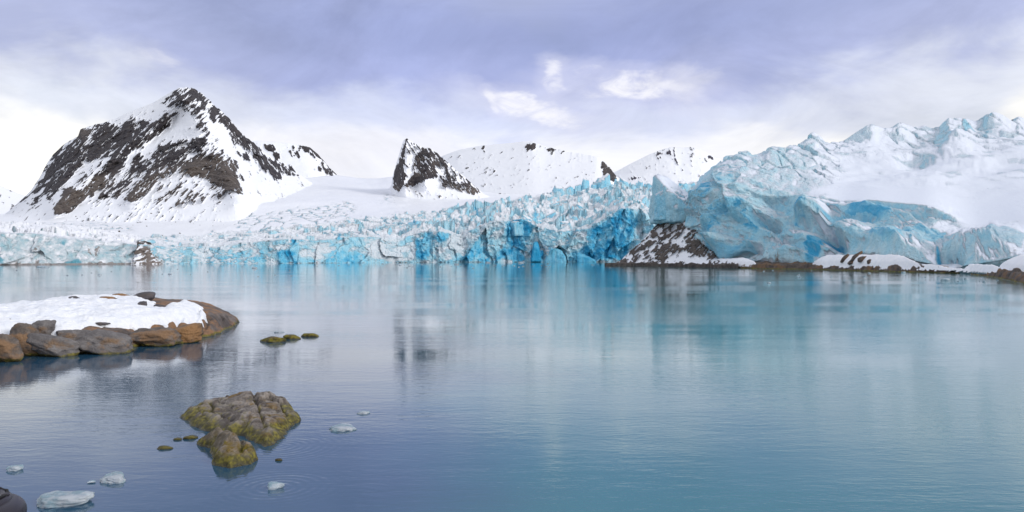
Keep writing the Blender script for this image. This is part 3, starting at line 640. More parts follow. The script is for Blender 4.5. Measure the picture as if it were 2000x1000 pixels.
def cone(cx, cy, rx, ry, a, rot=0, pw=1.0, asym=0.0):
    r = math.radians(rot); u = (PX - cx) * math.cos(r) + (PY - cy) * math.sin(r); v = -(PX - cx) * math.sin(r) + (PY - cy) * math.cos(r)
    u = u + asym * np.abs(v); wv = 0.12 * fbm(PX / 20, PY / 20, oct=3, seed=int(cx))
    q = np.sqrt((u / rx) ** 2 + (v / ry) ** 2) + wv
    return 1.4 * a * sm(0, 1, np.clip(1 - q, 0, 1) ** pw)
face_w = sm(0, 1, np.clip((np.arange(P.shape[0])[:, None] - 4) / 30, 0, 1)) * sm(1, 0, np.clip((np.arange(P.shape[0])[:, None] - 120) / 60, 0, 1)) * np.ones(PX.shape[1])
face_w = face_w * sm(0.97, 0.8, blur(np.abs(N0[..., 2]), 8))
a1, e1, r1 = facet((P[..., 0] + 3 * fbm(P[..., 0] / 12, P[..., 2] / 12, oct=3, seed=401)) / 11, P[..., 2] / 8 + 0.35 * P[..., 0] / 11, 402, 1.2)
a2, e2, r2 = facet(P[..., 0] / 4.6 + 0.3 * fbm(P[..., 0] / 6, P[..., 2] / 6, seed=403), P[..., 2] / 3.6 - 0.3 * P[..., 0] / 4.6, 404, 1.0)
leftw = sm(1700, 1560, PX)
d = face_w * (2.4 * blur(a1, 4) * (0.5 + 0.75 * leftw) + 0.45 * blur(a2, 1) * (0.4 + 0.8 * leftw) + 0.12 * facet(P[..., 0] / 1.9, P[..., 2] / 1.5 - .4 * P[..., 0] / 1.9, 409)[0] + 0.55 * fbm(P[..., 0] / 5, P[..., 2] / 5, P[..., 1] / 5, 4, 405) + 0.5 * (ridged(P[..., 0] / 16, P[..., 2] / 6 + P[..., 0] / 30, None, 3, 406) - .6))
# forms read from the photograph
d += cone(1405, 400, 60, 70, 5, -30) + cone(1400, 455, 55, 45, 3.5, 30) + cone(1460, 400, 60, 45, 3.0, 20) + cone(1420, 480, 26, 40, 4.0) + cone(1590, 425, 40, 34, 6.5, 0, 0.8) + cone(1560, 470, 80, 40, 4.0, 10) + cone(1540, 500, 60, 22, 3.0) + cone(1660, 455, 60, 30, 3.0, -10) + cone(1750, 480, 90, 40, 4.5, 5) + cone(1900, 480, 90, 40, 3.0) + cone(1960, 470, 70, 40, 2.0)
d -= cone(1465, 498, 34, 22, 6.0, -30) + cone(1630, 470, 40, 20, 4.0, 30) + cone(1855, 508, 34, 22, 5.0) + cone(1620, 505, 40, 16, 4.0, -30) + cone(1500, 440, 50, 16, 3.0, 25) + cone(1680, 425, 60, 12, 2.5, 0)
cw1 = worley((P[..., 0] + 2.5 * fbm(P[..., 0] / 7, P[..., 2] / 7, oct=4, seed=451)) / 9, (P[..., 2] + 0.35 * P[..., 0] + 2 * fbm(P[..., 0] / 6, P[..., 2] / 6, oct=3, seed=452)) / 5, 453)
crk = sm(0.075, 0.0, cw1[1] - cw1[0]) * sm(-0.15, 0.25, fbm(P[..., 0] / 14, P[..., 2] / 14, oct=3, seed=454)) * face_w
lay = ridged(P[..., 0] / 26 + 0.2 * fbm(P[..., 0] / 9, P[..., 2] / 5, seed=455), (P[..., 2] - 0.25 * P[..., 0]) / 2.6, None, 3, 456)
d += -0.22 * crk + 0.22 * face_w * (lay - .6)
P = P + N0 * d[..., None]
# undulating upper snow with sharp frozen crests
top_w = sm(0, 1, np.clip((np.arange(P.shape[0])[:, None] - 150) / 60, 0, 1)) * np.ones(PX.shape[1])
crest = sm(0, 1, np.clip((np.arange(P.shape[0])[:, None] - 215) / 70, 0, 1)) * np.ones(PX.shape[1])
up = top_w * (2.6 * fbm(P[..., 0] / 30, P[..., 1] / 22, oct=3, seed=411) + 0.7 * ridged(P[..., 0] / 14, P[..., 1] / 26, None, 3, 412))
up += crest * (1.3 * np.clip(ridged(P[..., 0] / 15, P[..., 1] / 30, None, 4, 413) - .55, -.2, 1))
def hump(cx, cy, wl, wr, hu, hd, a):
    x = PX + 13 * fbm(PX / 34, PY / 22, oct=3, seed=int(cx)); y = PY + 7 * fbm(PX / 26, PY / 20, oct=3, seed=int(cx) + 1)
    u = (x - cx) / np.where(x < cx, wl, wr); v = (y - cy) / np.where(y < cy, hu, hd)
    q = np.sqrt(u * u + v * v + 0.05)
    return 0.6 * a * np.clip(1.08 - q, 0, 2) ** 1.4
for h_ in [(1590, 276, 30, 60, 18, 24, 5.0), (1500, 300, 16, 34, 16, 34, 3.0), (1446, 300, 14, 30, 14, 32, 3.0), (1545, 290, 16, 30, 14, 28, 3.0), (1704, 263, 60, 70, 22, 32, 7.0), (1757, 257, 24, 50, 18, 26, 5.0),
           (1812, 256, 28, 44, 18, 24, 4.0), (1860, 253, 36, 44, 22, 70, 8.0), (1872, 280, 86, 76, 14, 52, 8.0), (1892, 246, 10, 26, 12, 24, 3.0), (1945, 238, 46, 64, 24, 36, 8.0), (1992, 240, 24, 44, 18, 26, 5.0),
           (1650, 286, 44, 54, 12, 14, 3.0), (1690, 300, 44, 64, 12, 16, 2.4), (1910, 320, 54, 44, 12, 22, 3.0), (1560, 335, 44, 64, 14, 26, 3.4), (1500, 345, 40, 64, 16, 28, 3.2), (1440, 335, 34, 54, 16, 28, 3.0), (1610, 312, 44, 64, 10, 16, 2.6), (1760, 345, 60, 40, 8, 16, 1.6), (1830, 352, 50, 70, 8, 14, 1.6)]:
    up += hump(*h_)
up -= cone(1785, 318, 50, 16, 3.0)
up = blur(up, 2)
lefttop = top_w * np.maximum(sm(1680, 1560, PX) * sm(385, 350, PY), 0.7 * crest * sm(1700, 1760, PX))
cw2 = worley((P[..., 0] + 3 * fbm(P[..., 0] / 9, P[..., 1] / 12, oct=3, seed=461)) / 10, (P[..., 1] + 0.5 * P[..., 0]) / 15 + .3 * fbm(P[..., 0] / 10, P[..., 1] / 10, seed=462), 463)
gap = sm(0.14, 0.0, cw2[1] - cw2[0]) * lefttop
up += lefttop * (0.9 + 0.9 * (PX < 1640)) * (cw2[2] - .5) - (1.0 + 0.9 * (PX < 1640)) * gap
for pts, wd, dp in [([(1520, 318), (1560, 330), (1600, 325)], 4, 1.8)]:
    up -= dp * np.exp(-(ldist(PX, PY, pts) / wd) ** 2)
P[..., 2] += up
N = normals(P); nz = blur(np.abs(N[..., 2]), 2)
rowf = np.arange(P.shape[0])[:, None] * np.ones(PX.shape[1])
snow_zone = coverage(PX, PY, [([(1560, 340), (1640, 330), (1720, 310), (1860, 300), (2120, 300), (2120, 432), (2000, 430), (1900, 440), (1860, 432), (1820, 402), (1740, 398), (1660, 400), (1600, 375)], 1.0), ([(1600, 448), (1680, 420), (1700, 440), (1640, 455)], 0.6), ([(1730, 430), (1860, 438), (1850, 446), (1740, 442)], 0.5), ([(1440, 470), (1520, 480), (1600, 455), (1590, 462), (1500, 492)], 0.35)], 12, 10, 415)
steep = 1 - nz
shade_side = -N[..., 0] * np.sign(N[..., 2]); shade_side = blur(shade_side, 1)  # left-facing sides, whose blue shade is painted into the ice colour
ice = sm(0.12, 0.75, 0.75 * steep + 0.55 * shade_side + 0.10 * fbm(PX / 12, PY / 10, oct=4, seed=416)) * (1 - 0.7 * snow_zone * sm(0.5, 0.1, shade_side))  # steep bare ice, plus the shade of left-facing sides put into the blue
ice = np.maximum(ice, 0.8 * face_w * (1 - snow_zone) * sm(-0.45, 0.3, fbm(PX / 26, PY / 16, oct=4, seed=417)))
deeps = [([(1375, 470), (1390, 440), (1420, 405), (1460, 405), (1500, 440), (1480, 455), (1430, 430), (1400, 480)], 0.5), ([(1385, 505), (1380, 475), (1410, 478), (1440, 480), (1470, 468), (1470, 490), (1420, 512)], 0.5), ([(1350, 410), (1375, 360), (1410, 335), (1440, 350), (1430, 380), (1380, 420)], 0.35),
         ([(1548, 440), (1565, 405), (1590, 398), (1600, 420), (1590, 445), (1560, 450)], 0.5), ([(1575, 510), (1580, 480), (1610, 455), (1640, 470), (1610, 480), (1590, 512)], 0.75), ([(1828, 520), (1832, 488), (1840, 500), (1862, 503), (1858, 516)], 0.95), ([(1600, 430), (1640, 420), (1665, 395), (1735, 395), (1740, 415), (1660, 432), (1620, 440)], 0.5), 
         ([(1700, 470), (1800, 440), (1850, 450), (1830, 480), (1740, 495)], 0.4), ([(1874, 250), (1882, 238), (1892, 246), (1915, 262), (1888, 264)], 0.45), ([(1905, 258), (1950, 260), (1960, 268), (1925, 270)], 0.3), 
         ([(1900, 490), (1960, 450), (2010, 460), (2000, 490)], 0.35), ([(1820, 300), (1860, 262), (1920, 285), (1850, 310)], 0.12)]
dp = coverage(PX, PY, deeps, 5, 6, 418) + 0.12 * face_w * fbm(PX / 30, PY / 20, oct=4, seed=419) + 0.15 * crk + 0.12 * face_w * sm(.75, .95, lay) + 0.35 * np.maximum(face_w, 0.5 * top_w) * sm(0.15, 0.6, shade_side)  # deep ice and cracks, with left-side shade painted in as deeper blue
ice = np.maximum(ice, sm(0.15, 0.5, dp) * 0.85)
ice = np.maximum(ice, 0.8 * gap); ice = np.maximum(ice, sm(1660, 1540, PX + 40 * fbm(PX / 40, PY / 25, seed=427)) * (0.42 + 0.6 * fbm(PX / 18, PY / 12, oct=4, seed=428)) * (PY > 280)); ice = np.maximum(ice, 0.5 * crest * sm(0.0, 0.4, shade_side)); ice = np.maximum(ice, 0.42 * top_w * sm(0.12, 0.5, fbm(PX / 60, PY / 9, oct=4, seed=426)))  # besides bare ice, crevasse shadow and shaded left crest sides are painted blue
ice = blur(ice, 1)
h_above = dfoot(PX) - PY
band = sm(22, 4, h_above + 6 * fbm(PX / 18, PY / 8, oct=4, seed=421)) * (0.25 + 0.5 * sm(-0.1, 0.4, fbm(PX / 50, 0 * PY, oct=3, seed=422)))
dirt = np.maximum(band * sm(1480, 1540, PX) * sm(1870, 1800, PX), 0.62 * coverage(PX, PY, [([(1690, 503), (1760, 506), (1820, 518), (1825, 524), (1720, 512)], 1.0), ([(1940, 520), (1960, 495), (2010, 475), (2120, 440), (2120, 520)], 0.75), ([(1445, 512), (1455, 488), (1470, 482), (1490, 500), (1470, 512)], 0.8)], 4, 6, 423))
for pts in ([(1620, 512), (1700, 500)], [(1700, 478), (1780, 485), (1850, 495)], [(1640, 490), (1690, 480), (1740, 470)], [(1900, 470), (1930, 500), (1960, 505)], [(1440, 410), (1485, 440)], [(1950, 505), (1990, 485)]):
    dirt = np.maximum(dirt, 0.22 * np.exp(-(ldist(PX + 6 * fbm(PX / 15, PY / 15, seed=3), PY + 4 * fbm(PX / 10, PY / 10, seed=8), pts) / 1.6) ** 2))
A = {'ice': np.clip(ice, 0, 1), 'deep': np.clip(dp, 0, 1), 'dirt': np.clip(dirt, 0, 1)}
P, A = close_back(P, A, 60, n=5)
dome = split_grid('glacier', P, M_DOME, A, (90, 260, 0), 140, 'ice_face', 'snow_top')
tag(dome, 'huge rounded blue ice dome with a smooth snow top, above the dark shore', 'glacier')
# ice tower standing on the headland
rt = np.random.default_rng(12)
for px, pt, wp, hp, dp_, dd in [(1318, 372, 60, 66, .3, 9), (1300, 372, 30, 62, .55, 7), (1340, 384, 30, 50, .2, 8)]:
    Yc = 322; s = Yc / F
    add_serac(dome, px, pt + hp * 0.6, Yc, wp * s * 0.5, dd, hp * s * 0.6, rt, M_DOME, dp_, sub=5, lean=0.08)

# ---- headland: slabby rock with snow, under the ice tower
HY = C([(1180, 335), (1200, 330), (1300, 300), (1400, 272), (1440, 262)])
htop = jag([(1180, 521), (1197, 517), (1215, 506), (1232, 489), (1250, 474), (1262, 462), (1275, 446), (1290, 433), (1300, 428), (1322, 428), (1350, 424), (1362, 440), (1375, 462), (1390, 482), (1402, 500), (1440, 512)], 2.0, 31, 6)
PX, PY, Y = face(1180, 1440, 0.6, [(lambda x: 500 + (CAMZ + 1.5) * F / HY(x), HY), (lambda x: 500 + (CAMZ - 0.8) * F / HY(x), lambda x: HY(x) + 0.6), (htop, lambda x: HY(x) + C([(1180, 3), (1300, 26), (1360, 26), (1440, 10)])(x))], [10, 170], smooth=3)
cov = coverage(PX, PY, [(Z3([(280, 830), (380, 720), (480, 640), (560, 590), (620, 620), (500, 700), (380, 860), (300, 870)]), 0.72), (Z3([(440, 800), (560, 650), (620, 690), (600, 760), (640, 800), (560, 870), (480, 940)]), 0.72),
      (Z3([(660, 700), (760, 700), (800, 780), (880, 870), (800, 890), (720, 830), (700, 760)]), 0.72), (Z3([(480, 920), (500, 870), (560, 870), (520, 940)]), 0.9), (Z3([(520, 880), (620, 830), (720, 860), (860, 890), (800, 920), (560, 920)]), 0.08), (Z3([(620, 620), (700, 610), (690, 690), (620, 720)]), 0.25)], 5, 4, 430, 0.34)
wl = P = world(PX, PY, Y)
cov = np.maximum(cov, sm(1.6, 0.9, P[..., 2] + 0.5 * fbm(PX / 9, PY / 9, seed=2)) * 1.1)
n = uniform(streak(PX, PY, -42, 16, 4.5, 431) + 0.5 * fbm(PX / 5, PY / 5, oct=4, seed=432))
rk = sm(-0.06, 0.06, cov - n)
d = blur(rk, 1) * (1.3 + 1.4 * (ridged(P[..., 0] / 8, P[..., 2] / 8, P[..., 1] / 10, 4, 434) - .5)) + 0.9 * fbm(P[..., 0] / 7, P[..., 2] / 7, oct=4, seed=433)
fade = 1 - sm(0.95, 1, np.linspace(0, 1, P.shape[0])[:, None])
P[..., 1] -= d * fade; P[..., 2] += 0.25 * d * fade
br = 0.45 + 0.4 * fbm(PX / 30, PY / 30, seed=435)
A = {'rock': rk, 'brown': br}
P, A = close_back(P, A, 16, n=4)
tag(grid_obj('headland', P, M_HEAD, A, origin=(90, 300, 0)), 'brown slabby rock headland striped with snow, below the leaning blue ice tower', 'headland')

# ------------------------------------------------------------------ footprints: low forms standing on or above the water
def footprint(name, poly, res, prof, mat, under=None, zmin=None, parent=None, origin=None, extra=None, wobble=0.0, wsc=1.0, seed=1, pad=0.6, attrs=None):
    """height field over a ground polygon; prof(d, x, y) gives height from the distance to the outline"""
    p = np.asarray(poly, float); lo = p.min(0) - pad; hi = p.max(0) + pad
    xs = np.arange(lo[0], hi[0], res); ys = np.arange(lo[1], hi[1], res)
    X, Yg = np.meshgrid(xs, ys)
    wx = X + wobble * fbm(X / wsc, Yg / wsc, oct=4, seed=seed); wy = Yg + wobble * fbm(X / wsc + 31, Yg / wsc, oct=4, seed=seed + 3)
    d = sdist(wx, wy, p)
    Z = prof(d, X, Yg)
    if under is not None: Z = Z + under(X, Yg)
    keep = d > -pad
    idx = -np.ones(X.shape, int); idx[keep] = np.arange(keep.sum())
    q = np.stack([idx[:-1, :-1], idx[:-1, 1:], idx[1:, 1:], idx[1:, :-1]], -1).reshape(-1, 4)
    q = q[(q >= 0).all(1)]
    V = np.stack([X[keep], Yg[keep], Z[keep]], -1)
    org = origin or (float(p[:, 0].mean()), float(p[:, 1].mean()), 0.0)
    return mesh_from(name, V, None, mat, attrs, True, parent, org, q)

# ---- dark shore ledge on the right, and the snow banks on it
shore_pts = [(1395, 522.5), (1450, 524), (1500, 525), (1560, 526), (1620, 527.5), (1700, 529.5), (1760, 531), (1820, 532.5), (1860, 534), (1900, 536), (1940, 540), (1970, 543), (2005, 547), (2060, 556), (2130, 570), (2300, 606)]
front = [on_water(a, b) for a, b in shore_pts]
back = [(x + 4 + 8 * i / len(front), y + 30) for i, (x, y) in enumerate(front)][::-1]
def shore_prof(d, X, Y):
    b = 1.55 + 0.7 * fbm(X / 3.2, Y / 3.2, oct=5, seed=501) + 0.5 * (ridged(X / 2.2, Y / 2.2, None, 4, 502) - .5) + np.clip(d - 3, 0, 14) * 0.09
    return np.where(d > 0, b * sm(-0.1, 1.1, d) - 0.15, np.maximum(d * 0.9 - 0.15, -1.5))
ledge_h = lambda X, Y: shore_prof(sdist(X, Y, front + back), X, Y)
tag(footprint('rocky_shore', front + back, 0.33, shore_prof, M_SHORE, wobble=0.8, wsc=2.5, seed=503, pad=1.5), 'low dark rock ledge along the water below the ice dome', 'shore', None, 'structure')
def bank(label, pxs, seed, h, off=(1.5, 11)):
    poly = []
    lo = [(a, b) for a, b in pxs]
    f = [(x + off[0] * .15, y + 2.0 + off[1] * .04) for x, y in (on_water(a, C(shore_pts)(a)) for a in np.arange(lo[0][0], lo[-1][0] + 1, 12))]
    bk = [(x + off[0], y + off[1]) for x, y in f][::-1]
    def prof(d, X, Y):
        hh = h * np.clip(1 - np.exp(-np.clip(d, 0, 99) / 3.2), 0, 1) * 1.1 + 0.5 * sm(0, 0.5, d) + 0.2 * fbm(X / 3, Y / 3, oct=4, seed=seed) * sm(0, 1, d)
        return 1.3 + np.where(d > 0, hh, d * 1.6)
    return tag(footprint('snow_bank', f + bk, 0.25, prof, M_SNOW, wobble=0.35, wsc=3.5, seed=seed, pad=0.6), label, 'snow bank', 'snow banks on the dark shore')
bank('small triangular snow bank under the dark hollow beside the headland', [(1398, 520), (1430, 521), (1487, 522)], 511, 2.6)
bank('long white snow bank with brown slabs poking out, below the middle of the ice dome', [(1606, 523), (1660, 524.5), (1700, 525), (1760, 527), (1812, 529)], 512, 4.6)
bank('thin snow strip under the blue ice cave at the foot of the dome', [(1815, 529), (1860, 530), (1905, 532)], 515, 0.8)
bank('low rounded snow bank between the ice cave and the largest bank', [(1896, 532), (1930, 533), (1972, 535)], 513, 2.0, (5, 10))
bank('largest bright snow bank, cut off by the edge of the picture', [(1945, 536), (1975, 539), (2010, 543), (2060, 550), (2120, 562), (2280, 590)], 514, 3.4, (11, 9))
# ---- floating ice
def floe(name, label, px, py, wpx, hpx, seed, group=None, sub=5, aspect=0.7, zc=0.02, p=7, rough=0.1):
    X, Y = on_water(px, py); s = Y / F
    rng = np.random.default_rng(seed)
    Q, T = rock_mesh(rng, wpx * s * 0.5, wpx * s * 0.5 * aspect, hpx * s * 0.5, sub, 10, p, rough)
    o = mesh_from(name, Q + (X, Y, zc), None, M_FLOE, None, True, None, (X, Y, zc), T)
    o.rotation_euler = (0, 0, rng.uniform(-.5, .5))
    return tag(o, label, 'ice chunk', group)

# ---- water
def water():
    k = NT('sea_water')
    geo = k.n.new('ShaderNodeNewGeometry'); sp = k.n.new('ShaderNodeSeparateXYZ'); k.l.new(geo.outputs['Position'], sp.inputs[0])
    v1 = k.coord((0.16, 0.45, 1), (0, 0, 0.12)); v2 = k.coord((1.3, 3.4, 1), (0, 0, -0.1)); v3 = k.coord((5, 11, 1), (0, 0, 0.05))
    n1 = k.noise(1.0, 4, 0.5, v1, 0.3); n2 = k.noise(1.0, 4, 0.55, v2, 0.4); n3 = k.noise(1.0, 3, 0.5, v3)
    gust = k.step(0.35, 0.65, k.noise(1.0, 3, 0.5, k.coord((0.02, 0.07, 1), (0, 0, 0.15))))
    h = k.math('ADD', k.math('MULTIPLY', n1, 0.024), k.math('MULTIPLY', n2, k.math('ADD', 0.004, k.math('MULTIPLY', gust, 0.014))))
    h = k.math('ADD', h, k.math('MULTIPLY', n3, k.math('ADD', 0.002, k.math('MULTIPLY', gust, 0.006))))
    for cx, cy, rr, am in ((540, 952, 1.5, 0.010), (545, 872, 2.0, 0.006)):
        X, Y = on_water(cx, cy)
        dx = k.math('SUBTRACT', sp.outputs['X'], X); dy = k.math('SUBTRACT', sp.outputs['Y'], Y)
        r = k.math('SQRT', k.math('ADD', k.math('MULTIPLY', dx, dx), k.math('MULTIPLY', dy, dy)))
        w = k.math('SINE', k.math('MULTIPLY', r, 38.0))
        h = k.math('ADD', h, k.math('MULTIPLY', k.math('MULTIPLY', w, k.step(rr, 0.15, r)), am * 0.22))
    nrm = k.bump(h, 0.55, 1.0)
    # milky teal of glacier flour in the open fjord, bluer near the rocks on the left
    tl = k.step(-0.22, 0.12, k.math('ADD', k.math('DIVIDE', sp.outputs['X'], k.math('MAXIMUM', sp.outputs['Y'], 1.0)), k.math('MULTIPLY', k.math('SUBTRACT', k.noise(0.08, 4), 0.5), 0.5)))
    body = k.mix(tl, (0.016, 0.072, 0.135), (0.003, 0.155, 0.18))
    k.bsdf.inputs['IOR'].default_value = 1.5
    return k.done(body, 0.03, nrm, 0.8)
W = water()
wv = [(-4000, -60, 0), (4000, -60, 0), (4000, 4200, 0), (-4000, 4200, 0)]
tag(mesh_from('water', wv, [[0, 1, 2, 3]], W, None, False), 'calm blue fjord water with fine ripples reflecting the ice', 'water', None, 'structure')

# ---- snow-capped island of rounded rock on the left
M_ISL = mat_rock('island_rock', (0.17, 0.14, 0.125), (0.075, 0.06, 0.055), (0.24, 0.13, 0.065), 0.6, 0.17, 0.8)
M_BGREY = mat_rock('grey_boulder_rock', (0.19, 0.175, 0.17), (0.115, 0.105, 0.105), (0.19, 0.12, 0.07), 0.25, 0.14, 1.0)
M_BBROWN = mat_rock('brown_boulder_rock', (0.165, 0.135, 0.115), (0.085, 0.07, 0.062), (0.22, 0.13, 0.07), 0.55, 0.18, 1.0)
M_BORANGE = mat_rock('orange_boulder_rock', (0.22, 0.13, 0.07), (0.12, 0.085, 0.06), (0.26, 0.14, 0.06), 0.75, 0.1, 1.0)
M_BDARK = mat_rock('dark_boulder_rock', (0.11, 0.10, 0.11), (0.07, 0.065, 0.07), (0.10, 0.08, 0.07), 0.2, 0.05, 1.0)
isl = [(-19.9, 31.6), (-19.3, 33.2), (-17.9, 34.0), (-16.6, 35.2), (-15.9, 37.2), (-15.5, 38.4), (-15.15, 39.6), (-15.1, 41.5), (-15.5, 44.5), (-16.6, 48.5), (-18, 52), (-22, 54), (-28, 53), (-33, 48), (-33, 40), (-28, 34), (-23, 31.2)]
ICR = [[(-15.7, 38.2), (-16.0, 41), (-16.7, 43)], [(-15.3, 39.4), (-15.9, 42.5)], [(-15.2, 41), (-15.6, 43.5), (-16.3, 45)], [(-15.9, 37.2), (-16.3, 39.5)]]
def isl_prof(d, X, Y):
    dd = np.clip(d, 0, 99); right = sm(-18.5, -15.5, X)
    h = (1.55 + 0.12 * right) * (1 - np.exp(-dd / (2.3 - 0.75 * right))) ** 0.8
    h = h * C([(-33, 0.5), (-26, 0.85), (-22, 1.1), (-19, 1.12), (-14, 1.0)])(X)
    h += 0.16 * fbm(X / 1.9, Y / 1.9, oct=6, seed=601) * sm(0, .6, dd) + 0.05 * (ridged(X / 0.9, Y / 1.6, None, 4, 602) - .5)
    for c in ICR: h -= 0.24 * np.exp(-(ldist(X + 0.15 * fbm(X, Y, seed=4), Y, c) / 0.09) ** 2) * sm(0, .5, dd)
    return np.where(d > 0, h - 0.06, np.maximum(d * 1.2 - 0.06, -0.8))
isle_root = empty('rock_island', (-22, 42, 0))
footprint('bedrock', isl, 0.075, isl_prof, M_ISL, wobble=0.35, wsc=1.3, seed=603, pad=0.7, parent=isle_root)
tag(isle_root, 'long low island of rounded brown rock under a thick sheet of snow', 'island')
snow_px = [(-60, 668, .5), (0, 661, .5), (40, 655, .52), (75, 648, .6), (100, 654, .5), (112, 652, .5), (135, 648, .55), (180, 643, .62), (205, 640, .66), (270, 642, .6), (320, 642, .62), (368, 637, .66), (399, 633, .72), (401, 617, 1.0), (396, 601, 1.3), (362, 594, 1.45), (338, 594, 1.5), (318, 606, 1.28), (300, 598, 1.42), (285, 590, 1.55), (262, 585.5, 1.6), (225, 582, 1.6), (190, 581, 1.55)]
def on_isl(px, py):
    Yr = np.arange(28, 58, 0.04); Xr = (px - 1000) / F * Yr; Zr = CAMZ + (500 - py) / F * Yr
    hit = np.nonzero(isl_smooth(Xr, Yr) >= Zr)[0]
    i = hit[0] if len(hit) else int(np.argmin(np.abs(Yr - 46))); return float(Xr[i]), float(Yr[i])
def isl_smooth(X, Y):
    return isl_prof(sdist(X, Y, isl), X, Y)
snow_poly = [on_isl(a, b) for a, b, z in snow_px] + [(-24, 51.5), (-28, 51), (-31, 46), (-31, 40), (-26, 35)]
def snow_prof(d, X, Y):
    t = 0.30 * (1 - np.exp(-np.clip(d, 0, 9) / 0.22)) + 0.17 * fbm(X / 1.6, Y / 1.6, oct=5, seed=611) * sm(0, .5, d) + 0.03 * fbm(X / .35, Y / .35, oct=3, seed=612) * sm(0, .2, d)
    return np.where(d > 0, t - 0.02, d * 2.0 - 0.02)
def near_snow():
    k = NT('near_snow'); n = k.noise(1.7, 7, 0.62); p = k.vor(5.0, k.coord((1, 1.6, 1)), 'SMOOTH_F1'); g = k.noise(26, 4, 0.7); dn = k.noise(0.8, 5, .6)
    c = k.mix(k.step(0.3, 0.7, n), (0.78, 0.81, 0.88), (0.89, 0.90, 0.93))
    c = k.mix(k.math('MULTIPLY', k.step(0.66, 0.76, g), k.step(0.45, 0.65, dn)), c, (0.45, 0.41, 0.38))
    return k.done(c, 0.6, k.bump(k.math('ADD', k.math('MULTIPLY', p, 0.5), n), 0.16, 0.8), 0.3)
M_SNOWN = near_snow()
footprint('snow_cover', snow_poly, 0.06, snow_prof, M_SNOWN, under=isl_smooth, wobble=0.4, wsc=0.8, seed=613, pad=0.15, parent=isle_root)
def brock(label, cat, px, py, wpx, hpx, mat, seed, z, Yoff=0.0, depth=0.9, rot=0.0, tilt=0.0, group=None, name='boulder', p=16, rough=0.085, sub=5, sink=0.3):
    """boulder whose silhouette is wpx by hpx about (px, py), its foot at height z"""
    X, Y = on_water(px, py + hpx * 0.5, z) if z < 0.5 else on_isl(px, py + hpx * 0.4)
    Y += Yoff if z < 0.5 else 0; s = Y / F
    if z >= 0.5: py = 500 + (CAMZ - float(isl_smooth(np.array([X]), np.array([Y]))[0]) - hpx * s * sink - 0.12) * F / Y
    return rock(name, label, cat, px, py, Y + wpx * s * 0.5 * depth * 0.6, wpx * s * 0.54, wpx * s * 0.5 * depth, hpx * s * 0.62, mat, seed, group, rot, sub, p, rough, tilt=tilt)
G = 'boulders along the island waterline'
brock('brown boulder at the waterline of the island, nearest the picture edge', 'boulder', 4, 682, 72, 52, M_BBROWN, 701, 0, group=G)
brock('tall brown boulder with a dark seam, under the grey knob beside the snow', 'boulder', 48, 668, 58, 60, M_BBROWN, 702, 0, 0.3, group=G)
brock('dark grey knob of rock leaning on the tall brown boulder, edged by snow', 'boulder', 84, 647, 40, 36, M_BGREY, 703, 0.45, 0.1, group=G)
brock('wide grey boulder with an olive foot, in front of the dark grey knob', 'boulder', 106, 678, 92, 38, M_BGREY, 704, 0, group=G, tilt=0.15)
brock('small grey block tucked below the snow edge behind the sloping slab', 'boulder', 140, 662, 58, 28, M_BGREY, 705, 0.2, 0.1, group=G)
brock('low grey stone between the wide boulder and the sloping slab', 'boulder', 170, 681, 52, 20, M_BGREY, 706, 0, group=G)
brock('large smooth grey slab sloping down to a point at the water', 'boulder', 212, 671, 106, 40, M_BGREY, 707, 0, group=G, tilt=0.22, p=11)
brock('orange brown slab below the right end of the snow sheet', 'boulder', 364, 653, 76, 32, M_BORANGE, 708, 0.02, group=G, tilt=-0.1)
brock('dark brown ledge between the grey slab and the orange slab', 'boulder', 292, 660, 98, 36, M_BBROWN, 709, 0, 0.2, group=G)
brock('little brown stone at the foot of the dark brown ledge', 'boulder', 326, 669, 34, 12, M_BBROWN, 715, 0, group=G)
G = 'boulders on top of the island'
brock('round dark grey boulder on the top of the island', 'boulder', 280, 580, 56, 24, M_BDARK, 710, 1.55, 1.0, group=G, p=4, rough=0.03, sink=0.1)
brock('flat orange stone beside the round dark boulder on top of the snow', 'boulder', 235, 583, 30, 11, M_BORANGE, 711, 1.6, 1.2, group=G)
brock('low orange stone half sunk in the snow, left of the flat orange one', 'boulder', 212, 588, 32, 10, M_BORANGE, 712, 1.6, group=G)
brock('pointed grey stone alone on the snow near the island crest', 'boulder', 144, 589, 26, 12, M_BDARK, 713, 1.55, group=G, tilt=0.3)
brock('small grey stone in the snow below the round dark boulder', 'boulder', 279, 599, 16, 14, M_BDARK, 714, 1.4, group=G)
brock('tiny flat grey stone in the middle of the snow sheet', 'boulder', 236, 596, 18, 6, M_BDARK, 716, 1.5, group=G)
brock('dark rock patch showing through the snow near its lower edge', 'boulder', 200, 637, 28, 6, M_BDARK, 717, 0.8, 0, group=G)
brock('small dark stone in the snow at the picture edge', 'boulder', 20, 634, 12, 12, M_BDARK, 718, 0.85, group=G)
brock('small black stone by the orange bare rock at the right end of the snow', 'boulder', 307, 604, 12, 10, M_BDARK, 719, 1.4, group=G)
# ---- three weedy skerries
M_WEED = mat_rock('weedy_rock', (0.16, 0.13, 0.09), (0.08, 0.065, 0.045), (0.17, 0.09, 0.03), 0.4, 0.35, 1.2)
for px, py, w, h, lab, sd in [(531, 665, 54, 15, 'largest weedy skerry off the tip of the island', 721), (571, 659.5, 38, 10, 'middle olive skerry of the row off the island', 722), (606, 655, 38, 10, 'farthest of the three low weedy skerries off the island', 723)]:
    X, Y = on_water(px, py + 2); s = Y / F
    rock('skerry', lab, 'rock', px, py + 2, Y, w * s * .52, w * s * .42, h * s * .85, M_WEED, sd, 'weedy skerries off the island', p=6)

